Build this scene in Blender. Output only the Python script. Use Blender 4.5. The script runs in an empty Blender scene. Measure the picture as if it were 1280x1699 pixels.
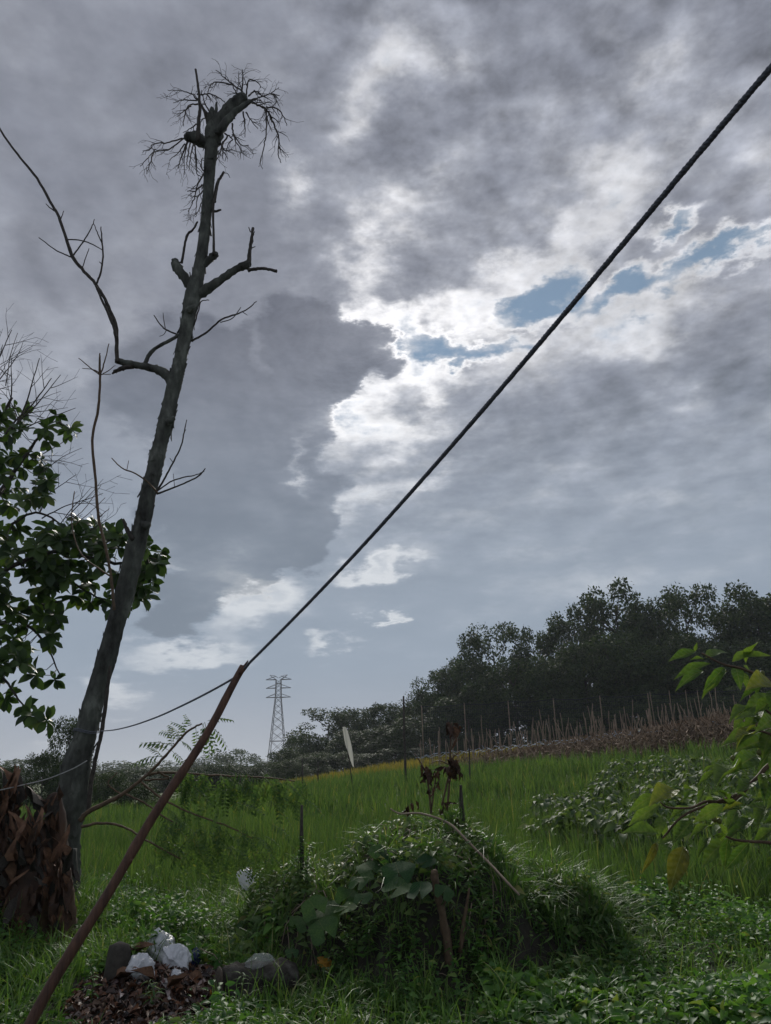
import bpy, bmesh, math, random
import numpy as np
from mathutils import Matrix, Vector, Euler, Quaternion, noise as mnoise

R = math.radians
scene = bpy.context.scene
COL = scene.collection

# ------------------------------------------------------------------ camera
PITCH, ROLL, EYE, FPX = R(18.4), R(-1.5), 1.6, 1278.0
cam_data = bpy.data.cameras.new('camera')
cam = bpy.data.objects.new('camera', cam_data)
COL.objects.link(cam)
cam_data.sensor_fit = 'VERTICAL'
cam_data.sensor_height = 24.0
cam_data.lens = 24.0 * FPX / 1699.0
cam_data.clip_start = 0.05
cam_data.clip_end = 6000.0
CAM_ROT = (Matrix.Rotation(R(90) + PITCH, 3, 'X') @ Matrix.Rotation(ROLL, 3, 'Z'))
cam.location = (0, 0, EYE)
cam.rotation_euler = CAM_ROT.to_euler()
scene.camera = cam
scene.view_settings.view_transform = 'Standard'
scene.view_settings.look = 'None'
scene.view_settings.gamma = 1.0
scene.view_settings.exposure = 0.0
scene.cycles.max_bounces = 6
scene.cycles.transparent_max_bounces = 8
scene.cycles.volume_bounces = 0
scene.cycles.use_denoising = True

SUN_AZ, SUN_EL = R(-1.5), R(32.0)      # where the brightest break in the cloud stands (azimuth from +Y to +X)
SUN_DIR = Vector((math.sin(SUN_AZ) * math.cos(SUN_EL), math.cos(SUN_AZ) * math.cos(SUN_EL), math.sin(SUN_EL)))

# ------------------------------------------------------------------ node shorthand
class NT:
    """tiny wrapper that lets node graphs be written as expressions"""
    def __init__(s, tree):
        s.t = tree
    def new(s, typ, **kw):
        n = s.t.nodes.new(typ)
        for k, v in kw.items():
            setattr(n, k, v)
        return n
    def put(s, sock, v):
        if isinstance(v, bpy.types.NodeSocket):
            s.t.links.new(v, sock)
        elif v is not None:
            if sock.type == 'RGBA' and not isinstance(v, (int, float)) and len(v) == 3:
                v = (*v, 1.0)
            sock.default_value = v
    def m(s, op, a, b=None, c=None, clamp=False):
        n = s.new('ShaderNodeMath', operation=op, use_clamp=clamp)
        for i, v in enumerate((a, b, c)):
            if v is not None:
                s.put(n.inputs[i], v)
        return n.outputs[0]
    def vm(s, op, a, b=None, scale=None):
        n = s.new('ShaderNodeVectorMath', operation=op)
        s.put(n.inputs[0], a)
        if b is not None: s.put(n.inputs[1], b)
        if scale is not None: s.put(n.inputs['Scale'], scale)
        return n.outputs['Value'] if op in ('DOT_PRODUCT', 'LENGTH', 'DISTANCE') else n.outputs[0]
    def noise(s, vec, scale, detail=4, rough=0.5, dist=0.0, lac=2.0, out='Fac'):
        n = s.new('ShaderNodeTexNoise')
        n.inputs['Scale'].default_value = scale
        n.inputs['Detail'].default_value = detail
        n.inputs['Roughness'].default_value = rough
        n.inputs['Lacunarity'].default_value = lac
        n.inputs['Distortion'].default_value = dist
        if vec is not None: s.t.links.new(vec, n.inputs['Vector'])
        return n.outputs[out]
    def step(s, v, lo, hi, a=0.0, b=1.0, typ='SMOOTHSTEP'):
        n = s.new('ShaderNodeMapRange', interpolation_type=typ)
        s.put(n.inputs[0], v); s.put(n.inputs[1], lo); s.put(n.inputs[2], hi); s.put(n.inputs[3], a); s.put(n.inputs[4], b)
        return n.outputs[0]
    def ramp(s, v, stops, interp='LINEAR'):
        n = s.new('ShaderNodeValToRGB')
        cr = n.color_ramp; cr.interpolation = interp
        while len(cr.elements) < len(stops): cr.elements.new(0.5)
        for e, (p, c) in zip(cr.elements, stops):
            e.position = p; e.color = (*c, 1.0) if len(c) == 3 else c
        s.put(n.inputs[0], v)
        return n.outputs[0]
    def mix(s, f, a, b, blend='MIX'):
        n = s.new('ShaderNodeMix', data_type='RGBA', blend_type=blend)
        s.put(n.inputs[0], f); s.put(n.inputs[6], a); s.put(n.inputs[7], b)
        return n.outputs[2]
    def sep(s, v):
        n = s.new('ShaderNodeSeparateXYZ'); s.put(n.inputs[0], v); return n.outputs
    def comb(s, x, y, z=0.0):
        n = s.new('ShaderNodeCombineXYZ')
        for i, v in enumerate((x, y, z)): s.put(n.inputs[i], v)
        return n.outputs[0]

# cloud masses and breaks: (azimuth, elevation, half length, half width, tilt) in degrees, then change of thickness
CLOUDS = [
    (1.53, 50.08, 3.37, 3.47, -65.8, -0.22),
    (7.55, 48.44, 4.81, 1.78, -12.6, -0.12),
    (-1.85, 46.33, 3.41, 3.3, -119.7, -0.34),
    (-6.89, 41.31, 3.71, 2.44, -40.7, -0.36),
    (-3.13, 36.6, 5.57, 2.0, -25.0, -0.22),
    (-1.76, 32.36, 4.86, 2.57, -8.2, -0.42),
    (0.07, 36.98, 2.97, 1.58, -77.6, -0.15),
    (1.49, 30.06, 4.02, 2.52, -32.6, -0.3),
    (4.78, 31.93, 5.91, 2.56, -6.3, -0.3),
    (11.88, 34.32, 7.01, 2.98, 8.9, -0.25),
    (-3.11, 26.44, 4.38, 1.78, 16.1, -0.3),
    (-6.04, 22.66, 2.54, 0.77, 77.4, -0.35),
    (5.82, 28.54, 9.18, 2.4, -4.0, -0.25),
    (22.14, 30.21, 11.05, 3.1, 4.5, -0.27),
    (19.32, 37.17, 5.4, 3.15, 33.5, -0.25),
    (25.04, 41.18, 5.55, 3.49, 32.5, -0.2),
    (26.06, 34.13, 6.61, 1.17, -3.0, 0.0),
    (-11.48, 13.75, 6.34, 2.52, -1.8, -0.42),
    (-10.53, 11.71, 5.29, 1.74, 5.7, -0.38),
    (-0.35, 14.02, 4.31, 1.16, 3.6, -0.42),
    (-14.89, 8.45, 6.41, 1.43, 7.6, -0.42),
    (-8.73, 10.46, 5.75, 1.13, 4.7, -0.2),
    (-23.84, 1.26, 3.29, 1.47, -6.9, -0.3),
    (-3.83, 8.47, 2.36, 0.78, 5.9, -0.3),
    (-11.15, 30.09, 1.84, 0.88, -74.7, -0.25),
    (-9.85, 18.81, 1.95, 2.65, 1.3, -0.15),
    (-15.85, 15.41, 1.86, 1.7, -55.8, -0.25),
    (0.57, 10.12, 1.32, 0.7, 13.9, -0.5),
    (1.65, 24.58, 6.74, 1.78, 1.4, -0.15),
    (-3.06, 19.32, 4.39, 1.57, 15.0, -0.2),
    (3.41, 20.5, 3.25, 1.12, 7.5, -0.22),
    (24.56, 23.93, 1.66, 1.43, -29.5, -0.15),
    (19.46, 29.26, 4.37, 1.65, -10.9, -0.1),
    (-19.81, 5.05, 2.8, 1.76, -11.3, -0.45),
    (30.69, 38.67, 4.07, 2.12, -27.0, -0.12),
    (4.67, 30.21, 4.88, 1.38, -8.3, -0.62),
    (9.9, 29.8, 3.93, 1.2, 3.3, -0.58),
    (11.56, 32.54, 3.5, 1.57, 16.8, -0.6),
    (15.44, 33.68, 3.76, 1.36, 12.1, -0.5),
    (20.15, 32.11, 6.7, 1.31, 1.1, -0.64),
    (28.8, 32.59, 4.86, 1.25, 2.6, -0.8),
    (24.92, 35.23, 4.17, 1.02, 1.8, -0.7),
    (4.39, 45.55, 8.33, 3.42, 0.0, 0.28),
    (15.33, 44.05, 6.1, 4.04, 0.0, 0.12),
    (10.97, 39.8, 8.1, 3.7, 0.0, 0.16),
    (-22.33, 39.88, 31.84, 18.12, 0.0, 0.1),
    (-14.44, 11.69, 4.8, 2.58, 0.0, 0.15),
    (18.89, 48.26, 16.19, 3.35, 0.0, 0.22),
    (28.73, 45.92, 8.27, 2.97, 0.0, 0.1),
    (-26.34, 35.32, 5.42, 5.72, 0.0, 0.08),
    (-3.54, 48.8, 5.28, 2.28, 0.0, 0.1),
    (14.21, 36.64, 3.93, 1.55, 0.0, 0.1),
    (16.98, 38.18, 18.01, 11.34, 0.0, -0.1),
    (0.11, 22.4, 8.62, 8.75, 0.0, -0.12),
    (17.02, 21.54, 12.15, 5.06, 0.0, 0.0),
    (23.92, 28.82, 5.66, 2.34, 0.0, 0.1),
    (-21.14, 29.89, 11.89, 5.9, 0.0, -0.06),
    (-16.42, 46.17, 11.14, 3.91, 0.0, -0.05),
]
FRONT = [
    (-10.42, 22.32, 8.12, 7.79, 0.0, 1),
    (-11.18, 17.45, 7.86, 4.84, 0.0, 1),
    (-3.7, 29.91, 5.57, 2.34, 0.0, 1),
    (-14.9, 27.25, 9.69, 5.41, 0.0, 0.8),
    (-8.65, 27.21, 5.43, 4.7, 0.0, 0.9),
    (-15.29, 11.66, 3.89, 2.57, 0.0, 1),
    (-8.86, 16.18, 5.07, 3.99, 0.0, 1),
    (-7.78, 32.79, 4.1, 2.88, 0.0, 0.7),
]
# ------------------------------------------------------------------ sky
world = bpy.data.worlds.new('World')
scene.world = world
world.use_nodes = True
wt = world.node_tree
wt.nodes.clear()
N = NT(wt)
sky = N.new('ShaderNodeTexSky', sky_type='NISHITA')
sky.sun_disc = False
sky.sun_elevation = SUN_EL
sky.sun_rotation = SUN_AZ
sky.air_density = 1.0
sky.dust_density = 0.0
sky.ozone_density = 4.0

d = N.vm('NORMALIZE', N.new('ShaderNodeTexCoord').outputs['Generated'])
dx, dy, dz = N.sep(d)
az = N.m('DEGREES', N.m('ARCTAN2', dx, dy))
el = N.m('DEGREES', N.m('ARCSINE', dz))
zc = N.m('ADD', N.m('MAXIMUM', dz, 0.0), 0.22)
flat = N.comb(N.m('DIVIDE', dx, zc), N.m('DIVIDE', dy, zc), 0.0)       # a cloud deck seen in perspective
q = N.comb(dx, dy, N.m('MULTIPLY', N.m('POWER', N.m('MAXIMUM', dz, 0.001), 0.7), 2.3))   # finer, flatter bands low down
# ragged outlines: bend the directions before looking the masses up
w1 = N.vm('SUBTRACT', N.noise(q, 5.0, 3, 0.5, out='Color'), (0.5, 0.5, 0.5))
w2 = N.vm('SUBTRACT', N.noise(q, 15.0, 6, 0.6, out='Color'), (0.5, 0.5, 0.5))
p = N.comb(az, el)
p = N.vm('ADD', p, N.vm('MULTIPLY', w1, (8.0, 6.0, 0.0)))
p = N.vm('ADD', p, N.vm('MULTIPLY', w2, (7.0, 6.0, 0.0)))
def masses(pos, table, grow=1.25):
    total = None
    for (a0, e0, rl, rw, ang, amp) in table:
        mp = N.new('ShaderNodeMapping', vector_type='TEXTURE')
        mp.inputs['Location'].default_value = (a0, e0, 0)
        mp.inputs['Rotation'].default_value = (0, 0, R(ang))
        mp.inputs['Scale'].default_value = (rl * grow, rw * grow, 1)
        wt.links.new(pos, mp.inputs['Vector'])
        g = N.new('ShaderNodeTexGradient', gradient_type='SPHERICAL')
        wt.links.new(mp.outputs[0], g.inputs[0])
        b = N.step(g.outputs['Fac'], 0.0, 1.0, 0.0, amp)
        total = b if total is None else N.m('ADD', total, b)
    return total
total = masses(p, CLOUDS)
front = N.step(masses(p, FRONT, 1.35), 0.22, 0.55)
big = N.m('SUBTRACT', N.noise(q, 3.6, 6, 0.52), 0.5)
fine = N.m('SUBTRACT', N.noise(q, 11.0, 8, 0.58), 0.5)
# relief: the same billows looked up a little nearer the sun; what faces it is lit
bil = N.noise(q, 8.5, 7, 0.56)
toward = N.vm('ADD', q, N.vm('SCALE', N.vm('SUBTRACT', tuple(SUN_DIR * 1.0), d), scale=0.055))
bil2 = N.noise(toward, 8.5, 7, 0.56)
relief = N.m('SUBTRACT', bil, bil2)
rough = N.step(el, 6.0, 26.0)                                           # the deck smooths out towards the horizon
left = N.step(az, -14.0, 0.0, 0.42, 1.0)                                # and is a flatter sheet to the left
T = N.m('ADD', total, 0.44)
T = N.m('ADD', T, N.m('MULTIPLY', big, N.step(el, 3.0, 26.0, 0.4, 0.8)))
T = N.m('ADD', T, N.m('MULTIPLY', fine, N.m('MULTIPLY', left, N.step(el, 3.0, 26.0, 0.3, 0.95))))
T = N.m('ADD', T, N.m('MULTIPLY', front, N.step(el, 5.0, 20.0, 0.16, 0.34)))
sunny = N.vm('DOT_PRODUCT', d, tuple(SUN_DIR))
glow = N.step(sunny, 0.78, 1.0)
glow2 = N.step(sunny, 0.97, 1.0)
grey = N.ramp(T, [(0.0, (0.60, 0.61, 0.65)), (0.18, (0.49, 0.505, 0.555)), (0.36, (0.35, 0.368, 0.425)), (0.55, (0.255, 0.272, 0.325)), (0.9, (0.150, 0.163, 0.205))])
grey = N.vm('SCALE', grey, scale=N.m('MULTIPLY_ADD', N.m('MULTIPLY', relief, rough), N.m('MULTIPLY', left, 2.6), 1.0))
thin = N.m('MULTIPLY', N.step(T, 0.02, 0.42, 1.0, 0.0), N.step(T, -0.16, 0.10, 0.25, 1.0))
lit = N.m('MULTIPLY', thin, N.m('MULTIPLY_ADD', glow2, 0.42, N.m('MULTIPLY_ADD', glow, 0.16, N.step(el, 8.0, 30.0, 0.16, 0.03))))
lowwarm = N.step(el, 6.0, 30.0, 1.0, 0.0)
warm = N.comb(1.0, N.m('MULTIPLY_ADD', lowwarm, -0.045, 0.96), N.m('MULTIPLY_ADD', lowwarm, -0.13, 0.91))
# far air below the deck: bluer, then faintly rosy at the horizon
airy = N.step(el, 6.0, 34.0, 0.68, 0.0)
cloud = N.mix(airy, grey, (0.285, 0.365, 0.46))
cloud = N.vm('SCALE', cloud, scale=N.m('MULTIPLY_ADD', front, N.step(el, 8.0, 26.0, -0.26, -0.04), 1.0))
cloud = N.vm('ADD', cloud, N.vm('SCALE', warm, scale=lit))
cloud = N.mix(N.step(el, 0.0, 8.0, 0.45, 0.0), cloud, (0.46, 0.45, 0.48))
blue = N.vm('ADD', sky.outputs[0], (2.2, 2.9, 2.9))                     # thin veil over the blue
wisp = N.m('SUBTRACT', N.noise(q, 21.0, 8, 0.66), 0.5)
Tc = N.m('ADD', T, N.m('MULTIPLY', wisp, 0.55))                         # torn edges and thin shreds over the blue
cover = N.step(Tc, -0.34, 0.16, 0.06, 1.0)
cover = N.m('MAXIMUM', cover, N.step(el, 17.0, 21.0, 1.0, 0.0))
bg_blue = N.new('ShaderNodeBackground'); wt.links.new(blue, bg_blue.inputs[0]); bg_blue.inputs[1].default_value = 0.05
bg_cloud = N.new('ShaderNodeBackground'); wt.links.new(cloud, bg_cloud.inputs[0]); bg_cloud.inputs[1].default_value = 1.0
mixs = N.new('ShaderNodeMixShader')
wt.links.new(cover, mixs.inputs[0]); wt.links.new(bg_blue.outputs[0], mixs.inputs[1]); wt.links.new(bg_cloud.outputs[0], mixs.inputs[2])
wo = N.new('ShaderNodeOutputWorld')
wt.links.new(mixs.outputs[0], wo.inputs[0])
world.cycles.sampling_method = 'MANUAL'
world.cycles.sample_map_resolution = 512

sun_data = bpy.data.lights.new('sun', 'SUN')
sun_data.energy = 2.6
sun_data.angle = R(14)
sun_data.color = (1.0, 0.95, 0.88)
sun = bpy.data.objects.new('sun', sun_data)
COL.objects.link(sun)
sun.rotation_euler = SUN_DIR.to_track_quat('Z', 'Y').to_euler()

# ------------------------------------------------------------------ geometry helpers
rng = np.random.default_rng(7)
rnd = random.Random(11)
CAM = Vector((0, 0, EYE))
FWD = CAM_ROT @ Vector((0, 0, -1))

def ray(px, py):
    return CAM_ROT @ Vector(((px - 640.0) / FPX, (849.5 - py) / FPX, -1.0))
def at(px, py, Y):
    """world point at forward distance Y that the photograph shows at (px, py)"""
    r = ray(px, py)
    return CAM + r * (Y / r.y)
def wpx(P, px):
    """size in metres of px photo pixels at P"""
    return px * max(0.05, (Vector(P) - CAM).dot(FWD)) / FPX
def sst(v, a, b):
    t = np.clip((np.asarray(v, float) - a) / (b - a), 0, 1)
    return t * t * (3 - 2 * t)
def H(x, y):
    """height of the ground"""
    x = np.asarray(x, float); y = np.asarray(y, float)
    z = sst(y, 10, 36) * np.clip(0.85 + 0.088 * x, 0, 3.6) * (1 - sst(y, 170, 400))
    z = z + np.clip(y - 36, 0, 60) * 0.03 * sst(x, -15, 5) * (1 - sst(y, 170, 400))
    z = z + 0.56 * np.exp(-((x + 4.1) / 1.3) ** 2 - ((y - 8.2) / 1.15) ** 2)
    m = np.clip(1 - ((x - 0.36) / (1.82 + 0.16 * np.sin(4.0 * y))) ** 2 - ((y - 7.75) / (1.2 + 0.18 * np.sin(2.9 * x + 1))) ** 2, 0, 1)
    z = z + 1.14 * m / (m + 0.38) * (1 + 0.18 * np.sin(3.4 * x + 0.6) + 0.09 * np.sin(7.3 * x + 2 * y) + 0.07 * np.sin(5.1 * y - 2.2 * x) + 0.05 * np.sin(13 * x + 4 * y)) * (1 - 0.34 * sst(x, 0.7, 2.2))
    z = z + 0.17 * np.exp(-((x + 1.85) / 0.6) ** 2 - ((y - 6.7) / 0.5) ** 2)
    near = 1 - sst(y, 30, 60)
    z = z + near * (0.035 * np.sin(1.7 * x + 0.6) * np.sin(1.3 * y) + 0.02 * np.sin(4.1 * x) * np.sin(3.7 * y + 1))
    return z
def Hf(x, y):
    return float(H(x, y))
def ground_at(px, py, y0=3.0, y1=200.0):
    """where the ray through a photo pixel meets the ground"""
    r = ray(px, py)
    prev = y0
    for i in range(1, 800):
        Y = y0 * (y1 / y0) ** (i / 800)
        P = CAM + r * (Y / r.y)
        if P.z <= Hf(P.x, P.y):
            return P
    return CAM + r * (y1 / r.y)

def mesh_from(name, V, F):
    """V (n,3); F list of (m,3|4) int arrays"""
    me = bpy.data.meshes.new(name)
    V = np.asarray(V, np.float32)
    me.vertices.add(len(V)); me.vertices.foreach_set('co', V.ravel())
    Fs = [np.asarray(f, np.int32) for f in F if len(f)]
    loops = np.concatenate([f.ravel() for f in Fs])
    sizes = np.concatenate([np.full(len(f), f.shape[1], np.int32) for f in Fs])
    starts = np.concatenate([[0], np.cumsum(sizes)[:-1]]).astype(np.int32)
    me.loops.add(len(loops)); me.loops.foreach_set('vertex_index', loops)
    me.polygons.add(len(sizes)); me.polygons.foreach_set('loop_start', starts)
    me.polygons.foreach_set('use_smooth', np.ones(len(sizes), bool))
    me.update(calc_edges=True)
    me.validate()
    return me

class Buf:
    """collects geometry in world coordinates; build() links it as one object"""
    def __init__(s):
        s.v = []; s.q = []; s.t = []; s.n = 0
    def add(s, V, quads=None, tris=None):
        V = np.asarray(V, float).reshape(-1, 3)
        if quads is not None and len(quads): s.q.append(np.asarray(quads, np.int64) + s.n)
        if tris is not None and len(tris): s.t.append(np.asarray(tris, np.int64) + s.n)
        s.v.append(V); s.n += len(V)
    def mesh(s, name, origin=(0, 0, 0)):
        V = np.concatenate(s.v) - np.asarray(origin, float)
        F = []
        if s.q: F.append(np.concatenate(s.q))
        if s.t: F.append(np.concatenate(s.t))
        return mesh_from(name, V, F)
    def build(s, name, mat, parent=None, flat=False, origin=None):
        org = tuple(parent.location) if parent is not None else (origin or (0, 0, 0))
        if parent is not None and parent.parent is not None:
            org = tuple(Vector(parent.location) + Vector(parent.parent.location))
        me = s.mesh(name, org)
        if flat: me.polygons.foreach_set('use_smooth', np.zeros(len(me.polygons), bool))
        me.materials.append(mat)
        o = bpy.data.objects.new(name, me); COL.objects.link(o)
        if parent is not None: o.parent = parent
        else: o.location = org
        return o

def tag(o, label, cat, group=None, kind=None):
    o['label'] = label; o['category'] = cat
    if group: o['group'] = group
    if kind: o['kind'] = kind
    return o
def thing(name, loc, label, cat, group=None):
    o = bpy.data.objects.new(name, None); COL.objects.link(o)
    o.location = loc; o.empty_display_size = 0.1
    return tag(o, label, cat, group)
def copy_tree(o, parent=None):
    c = o.copy(); COL.objects.link(c)
    if parent is not None: c.parent = parent
    for ch in list(o.children): copy_tree(ch, c)
    return c
def place(name, me, M, parent):
    """a piece that shares its mesh; M is its world matrix, its parent is only moved, not turned"""
    o = bpy.data.objects.new(name, me); COL.objects.link(o)
    o.parent = parent
    org = Vector(parent.location) + (Vector(parent.parent.location) if parent.parent is not None else Vector())
    o.matrix_basis = Matrix.Translation(-org) @ M
    return o

def tube(buf, pts, rad, sides=8, rough=0.0, cap=True, freq=1.0):
    P = np.asarray([tuple(p) for p in pts], float); n = len(P)
    rad = np.broadcast_to(np.asarray(rad, float), (n,))
    T = np.gradient(P, axis=0); T /= np.linalg.norm(T, axis=1)[:, None] + 1e-9
    u = np.cross(T[0], (0.31, 0.9, 0.2)); u /= np.linalg.norm(u)
    A = np.linspace(0, 2 * np.pi, sides, endpoint=False)
    V = np.zeros((n, sides, 3))
    for i in range(n):
        u = u - T[i] * u.dot(T[i]); u /= np.linalg.norm(u) + 1e-9
        w = np.cross(T[i], u)
        r = rad[i] * np.ones(sides)
        if rough: r = r * (1 + rough * rng.normal(0, 1, sides))
        V[i] = P[i] + np.cos(A)[:, None] * u * r[:, None] + np.sin(A)[:, None] * w * r[:, None]
    idx = np.arange(n * sides).reshape(n, sides)
    a = idx[:-1]; b = idx[1:]
    Q = np.stack([a, np.roll(a, -1, 1), np.roll(b, -1, 1), b], -1).reshape(-1, 4)
    V = V.reshape(-1, 3); tris = []
    if cap:
        V = np.concatenate([V, [P[0] - T[0] * rad[0] * 0.25], [P[-1] + T[-1] * rad[-1] * 0.4]])
        c0, c1 = n * sides, n * sides + 1
        for k in range(sides):
            tris.append((c0, idx[0, (k + 1) % sides], idx[0, k]))
            tris.append((c1, idx[-1, k], idx[-1, (k + 1) % sides]))
    buf.add(V, Q, tris)

def spline(pts, per=6):
    """Catmull-Rom through rows of any width"""
    P = np.asarray([tuple(p) for p in pts], float)
    if len(P) < 3: 
        return np.array([P[0] + (P[-1] - P[0]) * t for t in np.linspace(0, 1, per + 1)])
    E = np.vstack([2 * P[0] - P[1], P, 2 * P[-1] - P[-2]])
    out = []
    for i in range(1, len(E) - 2):
        p0, p1, p2, p3 = E[i - 1:i + 3]
        for k in range(per):
            t = k / per
            out.append(0.5 * ((2 * p1) + (-p0 + p2) * t + (2 * p0 - 5 * p1 + 4 * p2 - p3) * t * t + (-p0 + 3 * p1 - 3 * p2 + p3) * t ** 3))
    out.append(P[-1])
    return np.array(out)

def limb(buf, rows, Y, sides=8, rough=0.04, per=5, wob=0.0):
    """rows (px, py, width px[, dY]) -> a tapering limb"""
    rows = [tuple(r) + (0.0,) * (4 - len(r)) for r in rows]
    S = spline(rows, per)
    pts, rad = [], []
    for (x, y, w, dY) in S:
        P = at(x + rnd.gauss(0, wob), y + rnd.gauss(0, wob), Y + dY)
        pts.append(P); rad.append(max(wpx(P, w) * 0.5, 0.0012))
    tube(buf, pts, rad, sides, rough)
    return pts

# leaf-like templates: length along +Y, width along X, face +Z
def leaf_tpl(prof, n=5, fold=0.18, bend=0.25, wave=0.0, width=0.4):
    V = []; Q = []
    for i in range(n + 1):
        t = i / n
        w = width * 0.5 * prof(t)
        zc = -bend * t * t
        yy = t * (1 - 0.25 * bend * t)
        wv = wave * math.sin(t * 9.0)
        V += [(-w, yy, zc + fold * w * 2 + wv * w), (0, yy, zc), (w, yy, zc + fold * w * 2 - wv * w)]
    for i in range(n):
        a = i * 3
        Q += [(a, a + 1, a + 4, a + 3), (a + 1, a + 2, a + 5, a + 4)]
    return np.array(V), np.array(Q)
ovate = lambda t: (math.sin(math.pi * t ** 0.62) ** 0.9 if 0 < t < 1 else 0.02)
obovate = lambda t: (math.sin(math.pi * t ** 1.35) ** 0.8 if 0 < t < 1 else 0.03)
lance = lambda t: (math.sin(math.pi * t ** 0.8) if 0 < t < 1 else 0.02)

def basis(yv, zv):
    """rotation arrays (n,3,3) with columns x,y,z from length and face directions"""
    yv = yv / (np.linalg.norm(yv, axis=1)[:, None] + 1e-9)
    x = np.cross(yv, zv); x /= np.linalg.norm(x, axis=1)[:, None] + 1e-9
    z = np.cross(x, yv)
    return np.stack([x, yv, z], -1)
def stamp(buf, tpl, pos, Rm, sc):
    V, Q = tpl
    n = len(pos); k = len(V)
    sc = np.broadcast_to(np.asarray(sc, float), (n,)) if np.ndim(sc) < 2 else sc
    VV = V[None] * (sc[:, None, None] if sc.ndim == 1 else sc[:, None, :])
    W = np.einsum('nij,nkj->nki', Rm, VV) + pos[:, None, :]
    F = (Q[None] + (np.arange(n) * k)[:, None, None]).reshape(-1, Q.shape[1])
    if Q.shape[1] == 4: buf.add(W.reshape(-1, 3), F)
    else: buf.add(W.reshape(-1, 3), None, F)
def rdir(n, zlo=-1.0, zhi=1.0):
    z = rng.uniform(zlo, zhi, n); a = rng.uniform(0, 2 * np.pi, n); r = np.sqrt(np.maximum(0, 1 - z * z))
    return np.stack([r * np.cos(a), r * np.sin(a), z], -1)
def blades(buf, roots, h, w, lean, seg=3, droop=0.5):
    """curved grass blades, one strip each"""
    n = len(roots)
    a = rng.uniform(0, 2 * np.pi, n)
    dirv = np.stack([np.cos(a), np.sin(a), np.zeros(n)], -1)
    b = a + np.pi / 2 + rng.normal(0, 0.7, n)
    side = np.stack([np.cos(b), np.sin(b), np.zeros(n)], -1)
    V = np.zeros((n, (seg + 1) * 2, 3))
    for i in range(seg + 1):
        t = i / seg
        out = lean * (t ** 1.6) * h
        up = h * t * (1 - droop * lean * t * t)
        c = roots + dirv * out[:, None] + np.array([0, 0, 1]) * up[:, None]
        ww = (w * (1 - t) ** 0.7 * 0.5 * (0.7 + 0.6 * min(1, 3 * t)) + 0.0004)[:, None]
        V[:, 2 * i] = c - side * ww; V[:, 2 * i + 1] = c + side * ww
    q = np.array([(2 * i, 2 * i + 1, 2 * i + 3, 2 * i + 2) for i in range(seg)])
    F = (q[None] + (np.arange(n) * (seg + 1) * 2)[:, None, None]).reshape(-1, 4)
    buf.add(V.reshape(-1, 3), F)

# ------------------------------------------------------------------ materials
MATS = {}
def new_mat(name):
    m = bpy.data.materials.new(name); m.use_nodes = True
    m.node_tree.nodes.clear(); MATS[name] = m
    n = NT(m.node_tree)
    out = n.new('ShaderNodeOutputMaterial')
    return m, n, out
def foliage(name, dark, light, third=None, rough=0.42, trans=0.35, spec=0.5, mottle=0.0):
    m, n, out = new_mat(name)
    g = n.new('ShaderNodeNewGeometry')
    oi = n.new('ShaderNodeObjectInfo')
    r = n.m('FRACT', n.m('ADD', g.outputs['Random Per Island'], oi.outputs['Random']))
    stops = [(0.0, dark), (0.75, light)] + ([(0.93, light), (1.0, third)] if third else [])
    col = n.ramp(r, stops)
    nz = n.noise(g.outputs['Position'], 0.9, 3, 0.6)
    col = n.mix(1.0, col, n.ramp(nz, [(0.28, (0.62, 0.68, 0.72)), (0.72, (1.3, 1.24, 1.12))]), 'MULTIPLY')
    p = n.new('ShaderNodeBsdfPrincipled')
    if mottle:                                                         # veins and blotches of a leaf seen close
        tc = n.new('ShaderNodeTexCoord').outputs['Object']
        ox, oy, oz = n.sep(tc)
        rib = n.m('ADD', n.m('ABSOLUTE', ox), 0.0)
        vein = n.m('SINE', n.m('MULTIPLY', n.m('SUBTRACT', oy, n.m('MULTIPLY', rib, 0.8)), 46.0))
        col = n.mix(1.0, col, n.ramp(n.noise(tc, 7.0, 5, .65), [(.35, (.62, .72, .7)), (.6, (1.0, 1.0, 1.0)), (.75, (1.5, 1.3, .95))]), 'MULTIPLY')
        col = n.mix(n.step(rib, 0.0, 0.022, .55, 0.0), col, (.20, .22, .09))
        bp = n.new('ShaderNodeBump'); bp.inputs['Strength'].default_value = mottle; bp.inputs['Distance'].default_value = .02
        n.put(bp.inputs['Height'], n.m('ADD', n.m('MULTIPLY', vein, .25), n.noise(tc, 12.0, 4, .6)))
        m.node_tree.links.new(bp.outputs[0], p.inputs['Normal'])
    n.put(p.inputs['Base Color'], col); p.inputs['Roughness'].default_value = rough
    p.inputs['Specular IOR Level'].default_value = spec
    t = n.new('ShaderNodeBsdfTranslucent')
    n.put(t.inputs[0], n.mix(1.0, col, (1.25, 1.3, 0.6), 'MULTIPLY'))
    mx = n.new('ShaderNodeMixShader'); mx.inputs[0].default_value = trans
    m.node_tree.links.new(p.outputs[0], mx.inputs[1]); m.node_tree.links.new(t.outputs[0], mx.inputs[2])
    m.node_tree.links.new(mx.outputs[0], out.inputs[0])
    return m
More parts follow.
